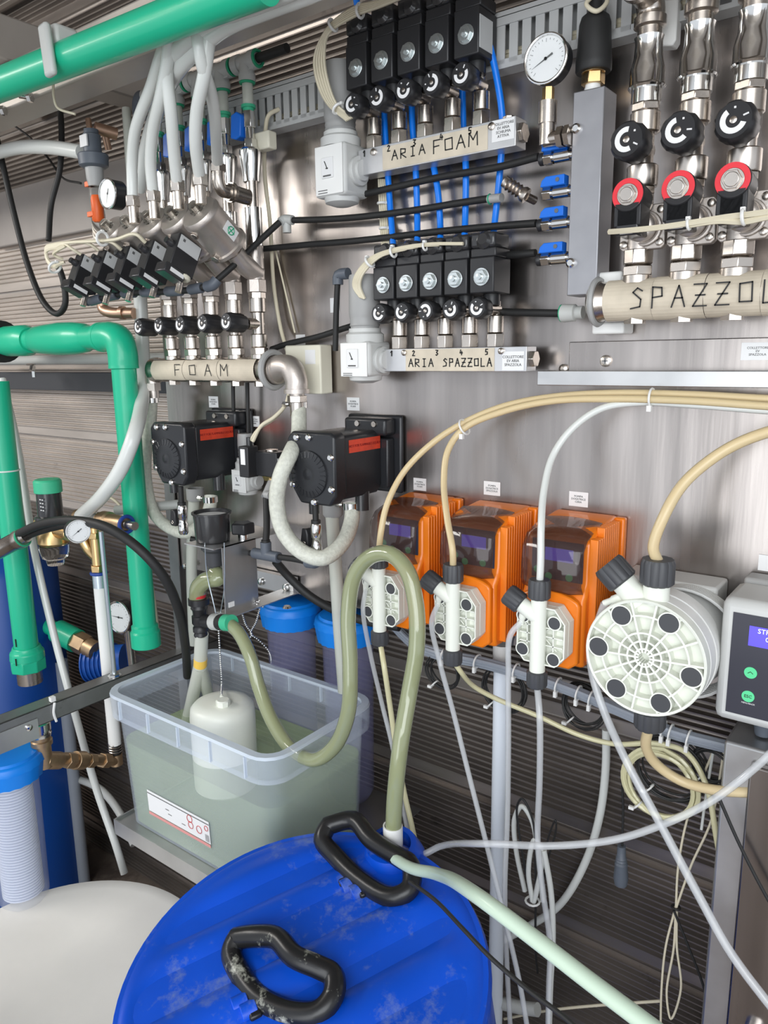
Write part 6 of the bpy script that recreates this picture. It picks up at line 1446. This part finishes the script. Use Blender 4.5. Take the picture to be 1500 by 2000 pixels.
# white pipe in the bung
wpd = -bc_.y
wz = P(767, 1612, wpd).z
t = thing('suction_pipe', 'short white pipe standing in the bung of the blue drum', 'pipe', bc_)
MB().lathe((bc_.x, bc_.y, bc_.z-.02), ZZ, [(0, .0150), (wz-bc_.z+.02, .0150), (wz-bc_.z+.02, .0128), (wz-bc_.z-.02, .0128)], 26).build('pipe', 'white', t)
# green hose
gd = wpd
pts = [P(446, 1217, .20), P(466, 1236, .20), P(488, 1280, .205), P(505, 1340, .21), P(530, 1405, .22), P(565, 1458, .23), P(612, 1484, .24), P(655, 1455, .24), P(680, 1390, .24), P(684, 1300, .235), P(680, 1200, .225), P(692, 1125, .22), P(722, 1088, .215), P(762, 1082, .215), P(795, 1115, .22), P(812, 1180, .225), P(814, 1260, .235), P(800, 1350, .245), P(783, 1450, gd-.01), P(771, 1560, gd), V((bc_.x, bc_.y, wz-.03))]
tag(MB().tube(pts, .0125, 16, 7).build('green_hose', 'hose_green', sharp=70), 'thick greenish clear hose snaking from the barbed valve over to the blue drum', 'hose')
# white round drum
c = V((-1.182, -.541, .759)); R_ = .275
k = 1.06; c = V((-1.0747*1.16, -1.1+.5086*1.16, 1.85-.992*1.16)); R_ = .25*1.16
t = thing('white_drum', 'large white round drum lid at the bottom left', 'drum', (c.x, c.y, FZ))
MB().lathe((c.x, c.y, FZ), ZZ, [(0, R_*.9), (.02, R_*.95), (c.z-FZ-.03, R_*.97)], 56).build('barrel', 'tank_white', t)
MB().lathe((c.x, c.y, c.z-.030), ZZ, [(0, R_*.975), (.0, R_), (.024, R_), (.030, R_*.985), (.030, R_*.90), (.026, R_*.88), (.026, 0)], 80).build('lid', 'tank_white', t, sharp=50)
# ================================================================ TUBES, CABLES, POLE
def W2(q): return q if isinstance(q, V) else P(*q)
def line(name, label, pts, r, mt, cat='tube', group=None, n=10, k=7):
    return tag(MB().tube([W2(q) for q in pts], r, n, k).build(name, mt, sharp=70), label, cat, group)
t0 = lambda i: ptop[i]-ZZ*.006
line('dosing_tube', 'amber tube rising from the first orange pump and sweeping right along the panel', [t0(0), (744, 1040, .165), (756, 985, .15), (790, 920, .12), (845, 865, .09), (905, 826, .07), (985, 793, .06), (1080, 775, .05), (1200, 768, .045), (1350, 771, .045), (1480, 778, .045), (1600, 784, .045)], .0052, 'hose_cream')
line('dosing_tube', 'amber tube from the middle orange pump joining the sweeping bundle', [t0(1), (884, 1075, .17), (873, 1010, .15), (867, 940, .12), (875, 880, .10), (905, 838, .08), (985, 803, .07), (1080, 783, .06), (1200, 779, .055), (1350, 783, .055), (1480, 792, .055), (1600, 800, .055)], .0052, 'hose_cream')
line('dosing_tube', 'extra amber tube inside the sweeping bundle at the right', [(985, 797, .052), (1080, 779, .043), (1200, 773, .038), (1350, 777, .038), (1480, 786, .038), (1600, 796, .038)], .0050, 'hose_cream')
line('dosing_tube', 'milky white tube arching from the third orange pump up to the bundle', [t0(2), (1056, 1100, .16), (1057, 1030, .15), (1062, 960, .12), (1080, 890, .09), (1120, 835, .07), (1175, 798, .055), (1250, 786, .05), (1350, 790, .05), (1480, 800, .05), (1600, 808, .05)], .0052, 'hose_white')
line('dosing_tube', 'amber tube arching from the large grey pump to the right edge', [gtop-ZZ*.004, (1276, 1070, .155), (1296, 1010, .15), (1335, 945, .13), (1395, 893, .11), (1450, 862, .10), (1520, 838, .10), (1620, 815, .10)], .0070, 'hose_cream')
for px, py, d, l in ((1273, 777, .05, 'cable tie round the amber tube bundle at right'), (907, 834, .078, 'cable tie where the first two amber tubes join')):
    q = P(px, py, d); t = thing('cable_tie', l, 'cable tie', q-ZZ*.02); MB().ring(q, XX if px > 1000 else V((1, 0, .5)), .0125, .0016, 16, 6).box(q+V((0, -.008, -.014)), (.006, .006, .008)).build('strap', 'white', t)
# lines below the pumps
q = pbot
line('suction_tube', 'yellowish tube dropping from under the first orange pump', [q[0]+ZZ*.004, (750, 1300, .18), (762, 1380, .17), (775, 1470, .16), (790, 1550, .16), (806, 1620, .17), (822, 1700, .19)], .0046, 'hose_yellow')
line('drain_tube', 'thin clear tube from the side port of the first orange pump', [pside[0]+ZZ*.004, (709, 1190, .17), (722, 1270, .16), (745, 1370, .15), (768, 1465, .15), (784, 1560, .15), (800, 1640, .17), (815, 1700, .19)], .0040, 'hose_clear')
line('drain_tube', 'thin clear tube from the middle orange pump slanting far down to the right', [pside[1]+ZZ*.004, (843, 1215, .17), (858, 1290, .17), (885, 1390, .16), (915, 1510, .16), (948, 1640, .17), (985, 1790, .18), (1015, 1920, .19), (1035, 2040, .2)], .0042, 'hose_clear')
line('suction_tube', 'clear brownish tube curving right from under the middle orange pump', [q[1]+ZZ*.004, (900, 1312, .15), (925, 1340, .11), (970, 1365, .08), (1050, 1398, .05), (1130, 1435, .03), (1200, 1453, .02), (1280, 1452, .02), (1340, 1470, .03), (1378, 1530, .04), (1400, 1640, .05), (1425, 1780, .06), (1455, 1920, .07), (1480, 2040, .08)], .0042, 'hose_yellow')
line('drain_tube', 'clear tube from the third orange pump hanging in front of the white pole', [pside[2]+ZZ*.004, (997, 1240, .17), (993, 1320, .16), (993, 1450, .15), (991, 1600, .14), (986, 1740, .14), (990, 1880, .14), (998, 2030, .14)], .0044, 'hose_clear')
line('suction_tube', 'clear tube hanging straight down from under the third orange pump', [q[2]+ZZ*.004, (1054, 1400, .18), (1054, 1520, .17), (1050, 1640, .15), (1060, 1740, .13), (1074, 1840, .12), (1072, 1930, .12), (1070, 2040, .12)], .0048, 'hose_clear')
line('cross_tube', 'clear tube running from the blue drum across to the right edge', [bc_+ZZ*.02, (818, 1670, -bc_.y-.02), (860, 1653, -bc_.y-.04), (950, 1648, .29), (1080, 1652, .24), (1200, 1640, .22), (1290, 1612, .20), (1380, 1570, .18), (1450, 1520, .16), (1540, 1440, .15)], .0050, 'hose_clear')
line('drain_tube', 'thick clear tube from the large pump slanting down to the lower right corner', [gside, (1165, 1225, .15), (1153, 1270, .155), (1158, 1320, .16), (1180, 1390, .17), (1225, 1490, .19), (1290, 1610, .20), (1365, 1750, .21), (1430, 1865, .22), (1540, 2010, .23)], .0055, 'hose_clear')
line('suction_tube', 'cream tube sweeping right from under the large grey pump', [gbot+ZZ*.006, (1262, 1460, .13), (1285, 1495, .11), (1330, 1525, .10), (1390, 1542, .10), (1450, 1547, .10), (1560, 1548, .10)], .0070, 'hose_cream')
line('pale_tube', 'thick pale green tube from the blue drum to the bottom edge', [bc_+ZZ*.012+V((-.02, -.01, 0)), (800, 1694, -bc_.y+.06), (850, 1706, -bc_.y+.10), (930, 1748, .53), (1040, 1830, .55), (1150, 1915, .56), (1290, 2020, .57)], .0078, 'hose_pale', n=12)
line('cable', 'thin black cable from the drum handle to the bottom edge', [(800, 1722, .47), (850, 1758, .50), (905, 1815, .54), (960, 1872, .56), (1030, 1932, .57), (1100, 1985, .58), (1150, 2030, .59)], .0022, 'rubber', 'cable', n=8)
line('milky_tube', 'milky tube hanging in a wide curve against the ribbed wall', [(1184, 1425, -.09), (1183, 1500, -.09), (1172, 1590, -.09), (1145, 1680, -.09), (1095, 1765, -.09), (1035, 1808, -.09), (985, 1835, -.09)], .0072, 'hose_white')
# white pole
a, b = P(977, 1262, -.02), P(970, 1995, -.02); X = (a.x+b.x)/2
t = thing('white_pole', 'upright white plastic pipe between the orange pumps and the floor', 'pipe', (X, .02, FZ))
MB().cyl((X, .02, FZ), (X, .02, a.z), rad(970, 1600, -.02, 30), n=26).build('pipe', 'white_pipe', t)
MB().cyl((X, .02, a.z-.035), (X, .02, a.z+.005), rad(970, 1600, -.02, 34), n=26).build('top_coupling', 'white', t)
# grey cable trunk with ties, with coils
def trunk(off, r, mt='cable_grey'):
    pts = [(760, 1210, -.02), (800, 1250, -.02), (850, 1274, .01), (940, 1292, .02), (1040, 1320, .02), (1130, 1352, .02), (1220, 1390, .02), (1310, 1428, .02), (1400, 1452, .02), (1470, 1468, .02), (1560, 1480, .02)]
    return [(x+off[0]*.0, y+off[1], d+off[2]) for x, y, d in pts]
t = thing('cable_bundle', 'bundle of grey cables tied along the lower edge of the steel sheet', 'cable', P(1100, 1340, .02))
for i, (dy, dd) in enumerate(((-5, 0), (5, .002), (0, .007), (9, -.004))): MB().tube([P(*q) for q in trunk((0, dy, dd), 0)], .0045, 8, 5).build('cable', 'cable_grey', t)
for px, py in ((868, 1279), (932, 1292), (1008, 1310), (1090, 1338), (1130, 1354), (1155, 1364), (1310, 1430), (1296, 1424), (1345, 1442), (1466, 1470)):
    q = P(px, py, .022); MB().ring(q, V((1, 0, -.12)), .0125, .0016, 14, 5).box(q+V((0, -.010, -.012)), (.005, .006, .010)).build('cable_tie', 'white', t)
def coil(px, py, d, R, n, label, r=.0016, mt='rubber', sx=1, seed=0):
    rnd = random.Random(seed+7); t = thing('cable_coil', label, 'cable', P(px, py, d)); c = P(px, py, d)
    for k in range(n):
        ph = rnd.random()*6; rr = R*(.88+.2*rnd.random()); o = V((rnd.uniform(-.003, .003), .0022*k-.005, rnd.uniform(-.003, .003)))
        MB().tube([c+o+V((rr*sx*math.cos(2*math.pi*i/12+ph), .003*math.sin(i+ph), rr*math.sin(2*math.pi*i/12+ph))) for i in range(12)], r, 6, 3, True).build('loop', mt, t)
    q = c+V((-R*sx*.55, -.006, -R*.8)); MB().ring(q, V((.6, 0, -.5)), .008, .0014, 12, 5).box(q+V((-.008, -.004, -.006)), (.008, .005, .005)).build('cable_tie', 'white', t)
    return t
coil(868, 1312, .0, .032, 5, 'coil of thin black wire tied below the first orange pump', seed=1)
coil(985, 1345, -.03, .042, 5, 'coil of thin black wire behind the white pole', seed=2)
coil(1140, 1378, .0, .036, 6, 'coil of thin black wire tied left of the large grey pump', seed=3)
coil(1310, 1500, .0, .050, 6, 'large coil of black wire hanging under the large grey pump', seed=4)
coil(1390, 1495, .0, .026, 5, 'small tight coil of black wire near the cabinet top', seed=5)
coil(1290, 1530, .01, .056, 3, 'coil of amber tube hanging round the large wire coil', r=.0036, mt='hose_yellow', seed=6)
# hanging plug
line('plug_lead', 'thin black lead hanging down to the dark plug', [(1225, 1470, .0), (1216, 1520, .0), (1217, 1580, .0), (1215, 1655, .0)], .0019, 'rubber', 'cable')
t = thing('hanging_plug', 'dark grey plug hanging on a thin lead before the ribbed wall', 'plug', P(1216, 1735, .0))
c = P(1214, 1652, .0); MB().lathe(c, V((.03, 0, -1)), [(0, .0065), (.020, .0075), (.022, .009), (.024, .0075), (.027, .0095), (.029, .008), (.032, .0105), (.036, .010), (.058, .012), (.070, .010), (.072, .006), (.072, 0)], 16).build('plug_body', 'slate', t)
# loops of spare cable beside the pole
for i, (q, r, mt, l) in enumerate([
  ([(1025, 1740, .02), (1008, 1660, .02), (1005, 1600, .02), (1020, 1575, .02), (1038, 1600, .02), (1052, 1680, .02), (1060, 1760, .02)], .0045, 'hose_white', 'pale spare tube loop beside the white pole'),
  ([(1040, 1760, .03), (1032, 1700, .03), (1045, 1640, .03), (1058, 1660, .03), (1048, 1740, .03), (1042, 1762, .03)], .0045, 'hose_white', 'second pale spare tube loop tied at its foot'),
  ([(1030, 1720, .03), (1016, 1640, .03), (1010, 1575, .03), (1020, 1560, .03), (1040, 1600, .03), (1046, 1700, .03), (1046, 1850, .02), (1050, 1900, .0)], .0020, 'rubber', 'black spare wire looped beside the white pole'),
  ([(1062, 1700, .02), (1070, 1640, .02), (1085, 1602, .02), (1086, 1620, .02), (1070, 1680, .02), (1060, 1730, .02)], .0016, 'rubber', 'small black wire loop right of the spare tubes'),
  ([(1062, 1660, .03), (1076, 1740, .03), (1080, 1830, .03), (1075, 1930, .03), (1072, 2040, .03)], .0050, 'hose_white', 'pale tube dropping from the spare loops to the bottom edge'),
  ([(1320, 1770, .0), (1300, 1850, .0), (1292, 1930, .0), (1290, 2030, .0)], .0018, 'cable', 'cream twin wire hanging to the floor, left strand'),
  ([(1320, 1770, .0), (1316, 1850, .0), (1302, 1940, .0), (1310, 1990, .0), (1330, 1930, .0), (1322, 1850, .0), (1322, 1775, .0)], .0018, 'cable', 'cream wire looped near the floor'),
  ([(1320, 1775, .0), (1325, 1690, .0), (1345, 1590, .0), (1400, 1450, .0)], .0018, 'cable', 'cream wire rising from the knot to the cable trunk, left strand'),
  ([(1320, 1775, .0), (1350, 1690, .0), (1390, 1600, .0), (1415, 1460, .0)], .0018, 'cable', 'cream wire rising from the knot to the cable trunk, right strand'),
  ([(1316, 1778, .01), (1345, 1850, .01), (1375, 1930, .01), (1395, 2030, .01)], .0020, 'rubber', 'black cord slanting down from the knotted cream wires'),
  ([(1405, 1560, .13), (1440, 1640, .13), (1480, 1720, .13), (1530, 1810, .13)], .0022, 'rubber', 'black cord slanting across the steel cabinet'),
  ([(985, 1990, -.05), (1060, 1975, -.05), (1150, 1965, -.05), (1290, 1955, -.05)], .0026, 'cable', 'cream cable lying along the foot of the ribbed wall'),
  ([(985, 1960, -.03), (1020, 1968, -.03), (1050, 1972, -.03)], .0125, 'fit_grey', 'thick pale hose end lying behind the white pole'),
  ([(1395, 1455, .0), (1378, 1560, .0), (1370, 1620, .0)], .0022, 'hose_white', 'thin pale tube behind the crossing tubes at right')]):
    line('spare_line', l, q, r, mt, 'cable' if 'wire' in l or 'cord' in l or 'cable' in l else 'tube')
q = P(1320, 1772, .0); t = thing('wire_knot', 'black tie knotting the cream wires together', 'cable tie', q); MB().ring(q, ZZ, .006, .002, 12, 6).build('strap', 'rubber', t)
q = P(1040, 1760, .03); t = thing('wire_knot', 'white tie at the foot of the pale spare loops', 'cable tie', q); MB().ring(q, ZZ, .012, .002, 12, 6).build('strap', 'white', t)
